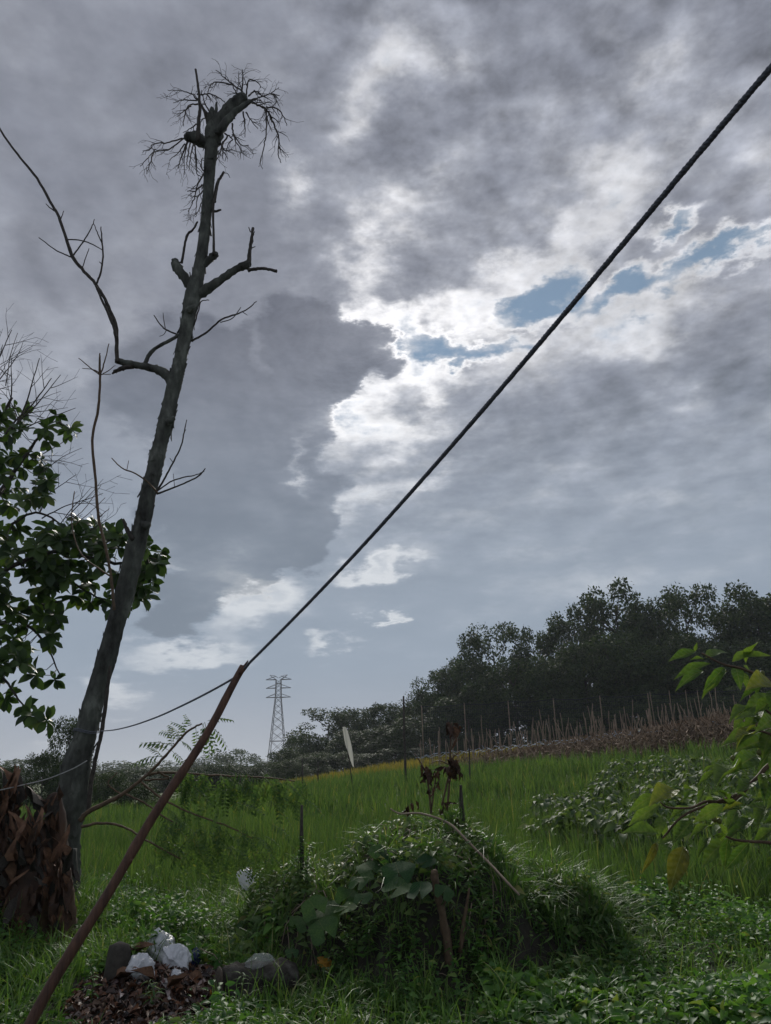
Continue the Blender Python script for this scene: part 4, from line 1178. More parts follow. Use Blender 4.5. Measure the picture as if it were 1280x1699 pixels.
# ------------------------------------------------------------------ feathery branches fallen beside the trunk
def frond_tpl(L=1.0, pairs=7):
    """a feather-shaped leaf: a drooping rib with paired oblong leaflets"""
    bf = Buf()
    tpl = leaf_tpl(lance, 2, .15, .35, 0, .36)
    for i in range(pairs):
        f = .22 + .78 * i / (pairs - 1)
        z0 = -.40 * f * f
        for s in (-1, 1):
            ln = .30 * (1 - .5 * abs(f - .5))
            yv = np.array([[s * .95, .45, -.35 - rnd.uniform(0, .4)]]); zv = np.array([[0, .2, 1.0]])
            stamp(bf, tpl, np.array([[0, f * L, z0]]), basis(yv, zv), np.array([ln]))
    tube(bf, [(0, 0, 0), (0, .5 * L, -.10), (0, L, -.40)], [.012, .009, .004], 3)
    return bf.mesh('frond')
def build_feathery():
    base = at(132, 1372, 8.2); base.z = Hf(base.x, base.y)
    t = thing('feathery_branch', base, 'broken branch with drooping feathery leaves lying from the trunk foot into the rice', 'branch')
    me = frond_tpl(); me.materials.append(M_FEATHER)
    stems = [([(132, 1362, 9), (150, 1345, 8), (200, 1320, 7), (245, 1285, 5.5), (280, 1248, 4.5), (310, 1215, 4), (335, 1200, 3)], 8.1),
             ([(240, 1288, 5), (265, 1282, 4.5), (310, 1284, 4), (370, 1287, 3.4), (440, 1290, 2.6), (490, 1296, 1.8)], 8.3),
             ([(262, 1280, 4), (280, 1292, 3), (240, 1294, 3)], 8.2),
             ([(235, 1298, 4), (270, 1325, 3.6), (320, 1350, 3), (380, 1372, 2.6), (420, 1392, 1.8)], 8.0),
             ([(210, 1318, 4), (245, 1335, 3.4), (272, 1355, 3), (300, 1370, 2)], 7.9),
             ([(136, 1372, 5), (165, 1366, 4.4), (205, 1372, 4), (250, 1398, 3), (300, 1425, 2.2)], 7.8),
             ([(200, 1318, 3), (180, 1300, 2.2), (195, 1282, 1.8)], 8.2)]
    stemo = []
    for rows, Y in stems:
        bf = Buf(); limb(bf, rows, Y, 6, .05, 6, .4); stemo.append(bf.build('stem', M_BROWNSTEM, t))
    def fr(x, y, Y, ang, L, own=0):
        P = at(x, y, Y); size = wpx(P, L)
        dv = Vector((math.cos(ang), rnd.gauss(0, .35), math.sin(ang)))
        place('frond', me, orient(P, dv, Vector((rnd.gauss(0, .4), -.55, .8)), float(size)), stemo[own])
    for (x, y, a, L) in [(300, 1225, 2.6, 44), (300, 1225, 2.1, 34), (290, 1238, 2.7, 48), (282, 1246, 2.5, 38), (272, 1255, 3.0, 50), (262, 1265, 2.9, 36), (298, 1228, -.3, 30), (312, 1214, 2.0, 30), (285, 1245, -.6, 32), (318, 1208, 1.9, 22), (335, 1200, -.9, 44), (340, 1198, -1.2, 50), (338, 1200, -1.7, 40), (345, 1196, .5, 40), (345, 1200, -.6, 46), (325, 1206, -1.4, 40), (285, 1243, 1.6, 40), (292, 1236, 1.5, 44), (270, 1258, 2.2, 36)]:
        fr(x, y, 8.1, a, L)
    for i in range(130):                                               # the curtain over the rice
        f = rnd.random(); x = 285 + 215 * f + rnd.gauss(0, 8); y = 1272 + 14 * f + abs(rnd.gauss(0, 18))
        fr(x, y, 8.3 + rnd.uniform(-.3, .3), rnd.uniform(-2.5, -.3), rnd.uniform(26, 48), 1)
    for i in range(120):                                               # and the lower one
        f = rnd.random(); x = 255 + 205 * f + rnd.gauss(0, 8); y = 1352 + 52 * f + rnd.gauss(0, 24) + 10
        fr(x, y, 7.9 + rnd.uniform(-.25, .25), rnd.uniform(-2.6, -.2), rnd.uniform(28, 50), 3)
build_feathery()

# ------------------------------------------------------------------ the brown stump with peeling sheaths
def build_stump():
    YS = 7.7
    base = at(45, 1505, YS); base.z = Hf(base.x, base.y) - .05
    t = thing('peeling_stump', base, 'rotting brown stump covered in peeling dried sheaths left of the dead trunk', 'stump')
    rows = [[(-40, 1590, 150), (-34, 1520, 140), (-26, 1450, 112), (0, 1390, 66), (14, 1340, 34), (22, 1300, 9)], [(50, 1590, 116), (50, 1520, 104), (56, 1450, 76), (60, 1405, 44), (62, 1368, 18)], [(88, 1590, 66), (88, 1520, 60), (90, 1430, 46), (92, 1360, 34), (90, 1318, 20)], [(98, 1590, 54), (100, 1520, 48), (104, 1470, 34), (108, 1440, 18)]]
    cores = []
    for k, r in enumerate(rows):
        bf = Buf(); limb(bf, r, YS + (.25, .1, .3, -.1)[k], 14, .07, 6); bf.build('core', M_SHEATH, t); cores.append(spline(r, 6))
    tps = []
    for s in range(6):
        V, Q = leaf_tpl(lance if s % 2 else ovate, 7, .7, (.5, -.45, .2, .75, -.15, 1.0)[s], .6, .34)
        V = V + rng.normal(0, .016, V.shape); V[-3:, 0] += rng.normal(0, .06)
        me = mesh_from('sheath', V, [Q]); me.materials.append(M_SHEATH2 if s in (0, 3) else (M_SHEATH, M_TWIG)[s % 2]); tps.append(me)
    for i in range(300):                                               # peeling strips
        k = rnd.choices((0, 1, 2, 3), (5, 3.4, 2.0, 1.4))[0]; S = cores[k]
        j = int(rnd.uniform(.17, .98) * (len(S) - 1)); x, y, w = S[j]
        s = rnd.uniform(-.95, 1) if k else rnd.uniform(0, 1)
        dep = math.sqrt(max(0, 1 - s * s))
        P = at(x + s * w * .5, y, YS + (.25, .1, .3, -.1)[k]); r = wpx(P, w) / 2
        nrm = Vector((s, -dep - .2, .15)).normalized()
        P.y -= dep * r * 1.08 + .035
        up = rnd.random() < .45
        dv = Vector((rnd.gauss(0, .22) + s * .15, -.1, 1.0 if up else -1.0)) + nrm * rnd.uniform(.12, .7 if up else .45)
        L = wpx(P, rnd.uniform(20, 48) if rnd.random() < .85 else rnd.uniform(48, 72))
        place('sheath', tps[rnd.randrange(6)], orient(P, dv, nrm + Vector((rnd.gauss(0, .35), 0, rnd.gauss(0, .3))), (L * rnd.uniform(.4, .9), L, L)), t)
build_stump()

# ------------------------------------------------------------------ rubbish heap
def film(name, col, trans=.4, rough=.3, alpha=1.0, wrinkle=0.0):
    m, nt, out = new_mat(name)
    p = nt.new('ShaderNodeBsdfPrincipled'); p.inputs['Base Color'].default_value = (*col, 1); p.inputs['Roughness'].default_value = rough
    tr = nt.new('ShaderNodeBsdfTranslucent'); tr.inputs[0].default_value = (*col, 1)
    if wrinkle:
        bp = nt.new('ShaderNodeBump'); bp.inputs['Strength'].default_value = wrinkle; bp.inputs['Distance'].default_value = .03
        nt.put(bp.inputs['Height'], nt.m('ABSOLUTE', nt.m('SUBTRACT', nt.noise(nt.new('ShaderNodeTexCoord').outputs['Object'], 14.0, 4, .6, .6), .5)))
        nt.t.links.new(bp.outputs[0], p.inputs['Normal'])
    mx = nt.new('ShaderNodeMixShader'); mx.inputs[0].default_value = trans
    nt.t.links.new(p.outputs[0], mx.inputs[1]); nt.t.links.new(tr.outputs[0], mx.inputs[2])
    last = mx.outputs[0]
    if alpha < 1:
        tp = nt.new('ShaderNodeBsdfTransparent'); m2 = nt.new('ShaderNodeMixShader'); m2.inputs[0].default_value = alpha
        nt.t.links.new(tp.outputs[0], m2.inputs[1]); nt.t.links.new(last, m2.inputs[2]); last = m2.outputs[0]
    nt.t.links.new(last, out.inputs[0])
    return m
M_BAG = film('white_plastic_film', (.80, .82, .85), .35, .25, wrinkle=.8)
M_BAGT = film('grey_clear_film', (.55, .6, .6), .4, .2, .28)
M_BLUEF = film('blue_plastic_film', (.03, .05, .16), .2, .3)
def bag(name, P, size, mat, label, seed, squash=.75, knot=True):
    """a crumpled tied bag: creased lump with a bunched neck"""
    g = np.random.default_rng(seed)
    bm = bmesh.new(); bmesh.ops.create_icosphere(bm, subdivisions=5, radius=1.0)
    off = Vector(g.uniform(-50, 50, 3))
    for v in bm.verts:
        c = v.co.copy()
        d = 1 + .55 * (mnoise.ridged_multi_fractal(c * 1.1 + off, .9, 2.1, 4, 1.0, 2.0) - 1.1) * .5 + .22 * mnoise.noise(c * 1.7 - off)
        lift = max(0, c.z - .6)
        v.co = Vector((c.x * d * size[0] * (1 - lift * .5), c.y * d * size[1] * (1 - lift * .5), (c.z * d + lift * .7) * size[2] * squash))
    me = bpy.data.meshes.new(name); bm.to_mesh(me); bm.free()
    me.polygons.foreach_set('use_smooth', np.ones(len(me.polygons), bool)); me.materials.append(mat)
    o = bpy.data.objects.new(name, me); COL.objects.link(o)
    o.location = P; o.rotation_euler = (float(g.normal(0, .25)), float(g.normal(0, .25)), float(g.uniform(0, 6)))
    return tag(o, label, 'plastic bag')
def gp(px, py, lift=0.0):
    P = ground_at(px, py); P.z += lift; return P
def build_rubbish():
    c = gp(265, 1625)
    bf = Buf()
    # loose litter: curled leaves, husks and flakes
    n = 2600
    a = rng.uniform(0, 6.28, n); r = np.sqrt(rng.uniform(0, 1, n))
    x = -1.80 + .60 * r * np.cos(a); y = 6.48 + .78 * r * np.sin(a)
    z = H(x, y) + rng.uniform(0, .07, n) * (1.2 - r)
    tpl = leaf_tpl(lance, 3, .5, .5, .3, .5)
    yv = rdir(n, -.35, .45); zv = np.tile([0, 0, 1.0], (n, 1)) + rng.normal(0, .55, (n, 3))
    m = solid('mixed_litter', (0, 0, 0), (1, 1, 1), 5, .5, (1, 1, 1), 0, island=True, stops=[(.05, (.030, .020, .016)), (.25, (.10, .045, .025)), (.4, (.04, .035, .035)), (.55, (.20, .085, .04)), (.65, (.06, .05, .045)), (.76, (.30, .20, .14)), (.84, (.09, .04, .035)), (.92, (.45, .42, .40)), (1.0, (.16, .06, .04))])
    stamp(bf, tpl, np.stack([x, y, z], -1), basis(yv, zv), rng.uniform(.035, .10, n))
    tag(bf.build('litter', m), 'brown heap of dead leaves, husks and shredded litter by the sawn stump', 'litter', kind='stuff')
    bag('plastic_bag', gp(262, 1604, .12), (.15, .13, .16), M_BAG, 'largest crumpled white plastic bag at the back of the rubbish heap', 3, .8, False)
    bag('plastic_bag', gp(292, 1614, .10), (.13, .10, .11), M_BAG, 'flattened white plastic bag lying right of the largest bag', 4, .7, False)
    bag('plastic_bag', gp(232, 1632, .09), (.115, .10, .10), M_BAG, 'round knotted white bag in front of the rubbish heap', 5, .85, False)
    bag('plastic_bag', gp(322, 1610, .09), (.05, .05, .07), M_BLUEF, 'small dark blue plastic bag at the right of the white bags', 6, .8, False)
    bag('plastic_bag', gp(160, 1600, .09), (.05, .05, .05), M_BAG, 'small white plastic scrap at the left of the short stump', 8, .8, False)
    o = bag('polystyrene_lump', gp(291, 1634, .07), (.045, .04, .03), M_BAG, 'small white oval lump in front of the flattened bag', 9, .8, False); o['category'] = 'lump'
    # dried leaves that can be picked out
    tp = []
    for s in range(3):
        V, Q = leaf_tpl(lance, 6, .6, (.4, -.3, .7)[s], .4, .4); tp.append((V, Q))
    big = [(212, 1612, .30, 1.2, M_SHEATH2, 'long curled pale dry leaf leaning against the short stump', 0), (185, 1640, .24, .1, M_SHEATH2, 'flat yellowish dry leaf lying before the short stump', 1), (312, 1632, .24, -.7, M_SHEATH2, 'pale dry husk pointing down right from the white bags', 2), (275, 1655, .20, .4, M_DEADLEAF, 'orange brown dead leaf in the middle of the rubbish heap', 1), (298, 1650, .16, 2.2, M_DEADLEAF, 'small orange dead leaf right of the heap middle', 2), (255, 1645, .2, 2.0, M_DEADLEAF, 'reddish dead leaf below the round knotted bag', 0), (330, 1590, .22, 2.8, M_DEADLEAF, 'rusty dead leaf behind the heap, left of the log', 1), (300, 1582, .2, .5, M_DEADLEAF, 'brown dead leaf behind the white bags', 2), (238, 1600, .18, 1.9, M_SHEATH, 'dark curled dry leaf between stump and bags', 0)]
    for (px, py, L, a, mt, lab, s) in big:
        P = gp(px, py, .06)
        me = mesh_from('dry_leaf', tp[s][0], [tp[s][1]]); me.materials.append(mt)
        o = bpy.data.objects.new('dry_leaf', me); COL.objects.link(o)
        o.matrix_basis = orient(P, (math.cos(a), -.3, math.sin(a) * .6), (.1, -.5, 1), L); tag(o, lab, 'dry leaf')
    M_YEL = film('yellow_peel', (.55, .28, .03), .2, .5)
    bag('fruit_peel', gp(357, 1657, .03), (.05, .04, .045), M_YEL, 'small orange yellow scrap beside the end of the log', 12, .8, False)['category'] = 'scrap'
    bag('fruit_peel', gp(540, 1622, .10), (.075, .05, .04), M_YEL, 'yellow brown fallen scrap in the weeds right of the log', 13, .8, False)['category'] = 'scrap'
    # short sawn stump
    P = gp(192, 1632); bf = Buf()
    T = at(199, 1568, P.y + .02)
    tube(bf, [P - Vector((0, 0, .1)), P.lerp(T, .4), P.lerp(T, .85), T], [.105, .085, .078, .07], 12, .06)
    o = bf.build('short_stump', M_TWIG, origin=tuple(P)); tag(o, 'short dark sawn stump standing at the left of the rubbish heap', 'stump')
    # log with a cut end
    M_LOG = solid('rotting_bark', 0, 0, 9, .9, (1, 1, 1), 1.0, bscale=22, spec=.15, stops=[(.3, (.016, .014, .012)), (.5, (.055, .050, .042)), (.7, (.13, .125, .11))])
    A = gp(368, 1672); A.z += .13
    B = A + Vector((.50, .22, -.01))
    t = thing('log', (A.x, A.y, A.z - .13), 'thick weathered log section with its cut end facing the rubbish heap', 'log')
    bf = Buf(); tube(bf, [tuple(A.lerp(B, f)) for f in np.linspace(0, 1, 40)], np.interp(np.linspace(0, 1, 40), [0, .2, .5, .8, 1], [.125, .145, .14, .135, .11]), 40)
    VV = bf.v[0]; ax = np.array(A); dirn = np.array((B - A).normalized())
    for q in range(len(VV)):
        p = VV[q] - ax; rad = p - dirn * p.dot(dirn); w = Vector(VV[q])
        VV[q] += rad * (.30 * (mnoise.ridged_multi_fractal(w * 7, .9, 2.1, 4, 1, 2) - 1.1) * .5 + .35 * mnoise.noise(w * 5))
    bf.build('bark', M_LOG, t)
    m = solid('cut_wood_end', (.02, .016, .012), (.09, .07, .05), 16, .8, (1, 1, 1), .4)
    bf = Buf(); d = (A - B).normalized(); tube(bf, [tuple(A + d * .02), tuple(A + d * .036)], [.130, .122], 22, .05); bf.build('cut_end', m, t)
    bag('plastic_bag', Vector(A.lerp(B, .5)) + Vector((0, 0, .13)), (.11, .09, .06), M_BAGT, 'clear grey plastic bag draped on top of the log', 15, .8, False)
    bag('plastic_bag', at(414, 1460, 8.4), (.14, .10, .09), M_BAG, 'torn white plastic caught on the weeds left of the mound', 17, .8, False)
build_rubbish()

# ------------------------------------------------------------------ the overgrown mound
def on_mound(px, py, lift=.06):
    P = ground_at(px, py, 4.5, 30); return P + Vector((0, -lift * .8, lift * .5))
def build_gourd():
    base = on_mound(600, 1560, 0); 
    t = thing('gourd_vine', base, 'creeping gourd vine with large round leaves on the front of the mound', 'vine')
    # round lobed leaf with a notch at the stalk
    def round_leaf(seed):
        g = random.Random(seed); V = [(0, 0, 0)]; T = []; Q = []
        n = 18
        for ring, rr in ((1, .5), (2, 1.0)):
            for i in range(n + 1):
                a = -math.pi / 2 + .28 + (2 * math.pi - .56) * i / n
                r = rr * (1 + .07 * math.sin(5 * a + seed) * (ring - 1) + g.gauss(0, .02))
                V.append((r * math.cos(a), r * math.sin(a), .10 * r * r + .12 * math.sin(2.5 * a + seed) * r * r - .10 * r))
        for i in range(n):
            T.append((0, 1 + i, 2 + i)); Q.append((1 + i, 2 + n + i, 3 + n + i, 2 + i))
        me = mesh_from('leaf', np.array(V, float), [np.array(Q), np.array(T)]); me.materials.append(M_PUMPKIN); return me
    tp = [round_leaf(s) for s in range(4)]
    Z = [(320, 95, 62), (235, 105, 50), (275, 180, 52), (1090, 290, 88), (830, 385, 100), (670, 480, 92), (860, 500, 108), (440, 530, 100), (400, 370, 66), (580, 570, 66), (850, 610, 95), (1010, 630, 85), (500, 680, 80), (230, 600, 70), (145, 590, 50), (265, 750, 92), (375, 740, 62), (340, 820, 100), (330, 905, 100), (480, 760, 74), (610, 680, 62), (105, 1070, 42), (200, 870, 60), (1010, 425, 54), (1180, 640, 64), (1060, 420, 60), (700, 350, 50), (560, 380, 54), (140, 850, 50)]
    for i, (zx, zy, r) in enumerate(Z):
        px, py = 460 + zx / 4.267, 1330 + zy / 4.267
        S = on_mound(px, py, 0); Y = S.y - rnd.uniform(.30, .52)
        P = at(px, py, Y); R0 = wpx(P, r / 4.267) * 1.15
        nrm = Vector((rnd.gauss(-.1, .35), -rnd.uniform(.25, .8), 1.0))
        up = Vector((rnd.gauss(0, .5), .6, .35))
        lf = place('leaf', tp[i % 4], orient(P, up, nrm, float(R0)), t)
        bf = Buf(); tube(bf, [tuple(P), tuple(P + Vector((0, .03, -R0 * .8))), tuple(Vector((P.x + rnd.gauss(0, .05), P.y + .1, max(S.z - R0, Hf(P.x, P.y + .1)))))], [.006, .007, .008], 5); bf.build('stalk', M_STEM, t)
build_gourd()
TPL_SMALL = leaf_tpl(ovate, 3, .25, .3, 0, .46)
TPL_LANCE = leaf_tpl(lance, 3, .2, .55, 0, .17)
TPL_MED = leaf_tpl(ovate, 4, .22, .45, .15, .55)
def bare(x, y):
    """dark hollow on the right of the mound's face, and the rubbish heap"""
    h = ((x - 1.0) / .30) ** 2 + ((y - 6.90) / .26) ** 2
    l = ((x + 1.82) / .56) ** 2 + ((y - 6.45) / .80) ** 2
    return (h < 1) | (l < 1)
def build_mound_cover():
    m = 42000
    x = rng.uniform(-1.7, 2.7, m); y = rng.uniform(6.2, 9.1, m)
    e = ((x - 0.36) / 1.95) ** 2 + ((y - 7.75) / 1.35) ** 2
    k = (e < 1) & ~(bare(x, y) & (rng.uniform(0, 1, m) < .85)); x, y = x[k], y[k]; m = len(x)
    lump = .5 + .5 * np.sin(4.3 * x + 1) * np.sin(5.7 * y + 2 * x)
    mix = x + .35 * np.sin(6 * y) + rng.normal(0, .35, m)
    gz = (x > -1.0) & (x < .62) & (y < 7.2) & (rng.uniform(0, 1, m) < .6)
    gap = (lump > rng.uniform(-.35, .22, m)) & ~gz                             # hollows between the tufts
    left = ((mix < .9) | (rng.uniform(0, 1, m) < .35)) & gap
    xs, ys, lp = x[left], y[left], lump[left]; n = len(xs)
    z = H(xs, ys) + rng.uniform(-.02, .10, n) + .20 * lp * rng.uniform(0, 1, n) ** 1.5
    bf = Buf()
    yv = rdir(n, -.6, .6); yv[:, 1] -= .25; zv = np.tile([0, -.35, 1.0], (n, 1)) + rng.normal(0, .6, (n, 3))
    stamp(bf, TPL_SMALL, np.stack([xs, ys, z], -1), basis(yv, zv), .026 + .11 * rng.uniform(0, 1, n) ** 3)
    tag(bf.build('creeper_cover', M_VINE), 'dense small leaved creeper covering the top and left of the mound', 'creeper', kind='stuff')
    g = ((mix > .75) | (rng.uniform(0, 1, m) < .15)) & gap
    xs, ys, lp = x[g], y[g], lump[g]; n = len(xs)
    bf = Buf()
    blades(bf, np.stack([xs, ys, H(xs, ys) - .01], -1), (.05 + .34 * rng.uniform(0, 1, n) ** 2.2) * (.6 + .8 * lp), rng.uniform(.006, .014, n), rng.uniform(.2, 1.6, n), 4, .5)
    q = rng.uniform(0, 1, n) < .5
    xs, ys, lp = xs[q], ys[q], lp[q]; n = len(xs)
    yv = rdir(n, -.5, .7); zv = np.tile([0, -.3, 1.0], (n, 1)) + rng.normal(0, .6, (n, 3))
    stamp(bf, TPL_LANCE, np.stack([xs, ys, H(xs, ys) + rng.uniform(0, .2, n) * (.5 + lp)], -1), basis(yv, zv), rng.uniform(.06, .16, n))
    for k in range(46):                                                # taller tufts that break the outline
        cx, cy = rnd.uniform(-1.2, 2.1), rnd.uniform(6.7, 8.5)
        if ((cx - .36) / 1.85) ** 2 + ((cy - 7.75) / 1.2) ** 2 > 1: continue
        nb = rnd.randint(14, 44); X = cx + rng.normal(0, .05, nb); Yb = cy + rng.normal(0, .05, nb)
        blades(bf, np.stack([X, Yb, H(X, Yb)], -1), rng.uniform(.18, .52, nb) * rnd.uniform(.6, 1.1), rng.uniform(.006, .014, nb), rng.uniform(.1, .9, nb), 5, .5)
    tag(bf.build('mound_grass', M_GRASS), 'arching dark grass over the right side of the mound', 'grass', kind='stuff')
build_mound_cover()
def build_runners():
    """dry runners and stems trailing over the mound"""
    bf = Buf()
    for k in range(90):
        x, y = rnd.uniform(-1.3, 2.3), rnd.uniform(6.6, 8.4); a = rnd.uniform(0, 6.28); pts = []
        for i in range(9):
            pts.append((x, y, Hf(x, y) + .10 + .10 * math.sin(i * .8 + k) * rnd.random()))
            a += rnd.gauss(0, .35); x += .06 * math.cos(a); y += .06 * math.sin(a)
        tube(bf, pts, rnd.uniform(.002, .0045), 4)
    tag(bf.build('dry_runners', M_BAMBOO), 'thin dry runners trailing over the overgrown mound', 'runners', kind='stuff')
build_runners()
def build_mound_sticks():
    # stalk stump on the face of the mound
    A = on_mound(742, 1590, 0); t = thing('broken_stalk', A - Vector((0, 0, .05)), 'broken brown stalk stump standing in front of the mound', 'stalk')
    Y = A.y - .02
    bf = Buf(); limb(bf, [(746, 1600, 15), (741, 1555, 14), (733, 1510, 13), (724, 1475, 11), (721, 1452, 13), (723, 1444, 9)], Y, 9, .12, 5); bf.build('stalk', M_BROWNSTEM, t)
    bf = Buf(); limb(bf, [(734, 1512, 6), (739, 1492, 4), (741, 1478, 2)], Y, 6, .1); bf.build('side_shoot', M_BROWNSTEM, t)
    bf = Buf(); limb(bf, [(764, 1580, 8), (770, 1530, 7), (776, 1495, 5), (779, 1474, 3)], Y, 7, .1)
    tag(bf.build('thin_stalk', M_BROWNSTEM, origin=tuple(on_mound(766, 1580, 0))), 'thinner brown stalk right of the broken stalk stump', 'stalk')
    # fallen stick
    rows = [(648, 1342, 2.4, .1), (665, 1350, 3, .05), (700, 1350, 3.4, 0), (745, 1366, 4, -.25), (775, 1395, 4.2, -.5), (810, 1430, 4.2, -.75), (840, 1462, 4.2, -1.0), (862, 1485, 3.4, -1.1)]
    P = on_mound(745, 1366, 0)
    bf = Buf(); limb(bf, rows, 7.55, 7, .06, 6)
    tag(bf.build('fallen_stick', M_BAMBOO, origin=tuple(at(745, 1366, 7.3))), 'long bare stick lying slantwise down the right face of the mound', 'stick')
    for (px, top, foot, Y, w, lab) in [(501, 1336, 1400, 7.6, 7, 'short dark post at the left shoulder of the mound'), (765, 1303, 1350, 7.9, 9, 'short dark post rising from the top of the mound')]:
        post('short_post', px, top, foot, Y, w, lab)
    # dried plant with hanging brown leaves
    base = at(738, 1350, 7.9); base.z = Hf(base.x, base.y)
    t = thing('dried_plant', base, 'withered plant with hanging brown leaves on top of the mound', 'plant')
    tp = []
    for s in range(3):
        V, Q = leaf_tpl(lance, 8, .8, (.3, .6, -.2)[s], 1.2, .26); V = V + rng.normal(0, .03, V.shape); me = mesh_from('dead_leaf', V, [Q]); me.materials.append((M_DEADLEAF, M_SHEATH, M_SHEATH)[s]); tp.append(me)
    stems = [[(716, 1350, 4), (712, 1310, 3.4), (706, 1280, 3), (694, 1258, 2)], [(716, 1345, 3), (722, 1300, 2.6), (726, 1278, 2)], [(730, 1350, 4), (742, 1300, 3.4), (748, 1270, 3), (754, 1252, 2)], [(742, 1345, 4), (746, 1300, 3.6), (748, 1230, 3), (750, 1200, 2.4)], [(748, 1270, 2.4), (730, 1262, 2), (716, 1266, 1.4)], [(754, 1255, 2.4), (764, 1246, 1.6)], [(700, 1268, 2), (688, 1250, 1.5)]]
    for r in stems:
        bf = Buf(); limb(bf, r, 7.85, 5, .06); bf.build('stem', M_BROWNSTEM, t)
    for i, (px, py, a, L) in enumerate([(698, 1272, -1.4, 26), (706, 1272, -1.7, 30), (712, 1276, -1.3, 26), (727, 1280, -1.5, 24), (726, 1296, -1.6, 18), (742, 1272, -2.0, 24), (750, 1272, -1.5, 30), (752, 1278, -1.3, 28), (748, 1200, -1.4, 36), (752, 1204, -1.7, 30), (745, 1208, -1.3, 26), (756, 1260, -1.6, 30), (746, 1258, -1.5, 34), (710, 1310, -1.5, 18), (735, 1330, -1.4, 22), (684, 1332, -1.5, 22), (676, 1342, -1.5, 20), (755, 1360, -1.2, 26), (764, 1364, -1.8, 24)]):
        for q in range(3):
            P = at(px + rnd.gauss(0, 4), py + rnd.gauss(0, 3), 7.8 + rnd.uniform(-.08, .08)); a2 = a + rnd.gauss(0, .35)
            place('dead_leaf', tp[(i + q) % 3], orient(P, (math.cos(a2), rnd.gauss(-.1, .3), math.sin(a2)), (rnd.gauss(0, .8), -1, .3), float(wpx(P, L) * rnd.uniform(.55, 1.1))), t)
        P = at(px, py, 7.8); L = wpx(P, L) * .7
        place('dead_leaf', tp[i % 3], orient(P, (math.cos(a), -.2, math.sin(a)), (rnd.gauss(0, .5), -1, .3), float(L)), t)
build_mound_sticks()

# ------------------------------------------------------------------ foreground weeds and grass
def patch(x, y, s=1.0, seed=0):
    return np.sin(1.9 * s * x + seed) * np.sin(2.3 * s * y + 1.7 * seed) + .6 * np.sin(4.3 * s * x - 1.1 * seed + 1.3 * y)
def build_foreground():
    # leafy herbs: each a short stem with leaves around it
    n = 9000
    x, y = scatter(n, 3.6, 10.6, 1.0, .85, .60)
    gz = (x > -1.0) & (x < .6) & (y > 6.35) & (y < 7.4)
    k = ~bare(x, y) & ~(gz & (rng.uniform(0, 1, n) < .8)) & ((((x - .5) / 1.7) ** 2 + ((y - 7.75) / 1.05) ** 2 > 1) | ((y < 7.15) & (rng.uniform(0, 1, n) < .55))) & ~((y > rice_edge(x) + .3) & (x > -2)); x, y = x[k], y[k]; n = len(x)
    tall = .07 + .30 * np.clip(.5 + .5 * patch(x, y, .8, 1), 0, 1) ** 1.6 * rng.uniform(.4, 1.1, n) + .06 * (y > 7)
    tall = tall * np.where((x > -2.5) & (x < -1.2) & (y < 6.6), .45, 1)
    per = 8
    X = np.repeat(x, per); Y = np.repeat(y, per); Tt = np.repeat(tall, per)
    f = np.tile(np.linspace(.25, 1, per), n)
    a = np.tile(np.arange(per) * 2.4, n) + np.repeat(rng.uniform(0, 6.28, n), per)
    Z = H(X, Y) + Tt * f
    out = np.stack([np.cos(a), np.sin(a), rng.uniform(-.2, .7, n * per)], -1)
    lean = np.repeat(rng.normal(0, .06, (n, 2)), per, 0) * f[:, None]
    pos = np.stack([X + lean[:, 0], Y + lean[:, 1], Z], -1)
    zv = np.tile([0, 0, 1.0], (n * per, 1)) + rng.normal(0, .5, (n * per, 3))
    big = np.repeat((patch(x, y, .55, 3) + .9 * (x > 0.6) * (y < 6.6)) > .55, per)
    sz = np.where(big, rng.uniform(.06, .15, n * per), rng.uniform(.03, .09, n * per)) * (1.15 - .4 * f)
    Rm = basis(out, zv)
    bf = Buf(); stamp(bf, TPL_MED, pos[big], Rm[big], sz[big]); stamp(bf, TPL_SMALL, pos[~big], Rm[~big], sz[~big] * 1.15)
    tag(bf.build('weeds', M_HERB), 'mass of low leafy green weeds carpeting the foreground', 'weeds', kind='stuff')
    # grass in between
    n = 44000
    x, y = scatter(n, 3.4, 10.8, 1.0, .85, .60)
    d = patch(x, y, .7, 5) + .8 * (x < -1.2) + .5 * ((y > 8.2) & (x < -.8))
    k = (d > rng.uniform(-1.0, 1.2, n)) & ~bare(x, y) & (((x - .5) / 1.75) ** 2 + ((y - 7.75) / 1.1) ** 2 > 1); x, y = x[k], y[k]; n = len(x)
    hgt = rng.uniform(.10, .30, n) + .22 * ((x < -1.3) & (y > 5)) * rng.uniform(.2, 1, n) + .15 * ((y > 8.3) & (x < -.5))
    hgt = hgt * np.where((x > -2.5) & (x < -1.2) & (y < 6.6), .5, 1)
    bf = Buf(); blades(bf, np.stack([x, y, H(x, y)], -1), hgt, rng.uniform(.006, .013, n), rng.uniform(.15, 1.1, n), 4, .55)
    for k in range(230):                                               # rank tufts standing above the rest
        cy = 5.2 + 4.6 * rnd.random(); cx = rnd.uniform(-.58, .58) * cy
        if bool(bare(np.array(cx), np.array(cy))) or ((cx - .36) / 1.7) ** 2 + ((cy - 7.75) / 1.05) ** 2 < 1: continue
        if -2.5 < cx < -1.2 and cy < 6.6: continue
        nb = rnd.randint(10, 40); X = cx + rng.normal(0, .045, nb); Yb = cy + rng.normal(0, .045, nb)
        blades(bf, np.stack([X, Yb, H(X, Yb)], -1), rng.uniform(.2, .56, nb) * rnd.uniform(.5, 1.0) * (1.0 if cx < .8 else .6), rng.uniform(.006, .013, nb), rng.uniform(.1, .9, nb), 5, .5)
    tag(bf.build('grass', M_GRASS), 'tangled green grass growing among the foreground weeds', 'grass', kind='stuff')
build_foreground()

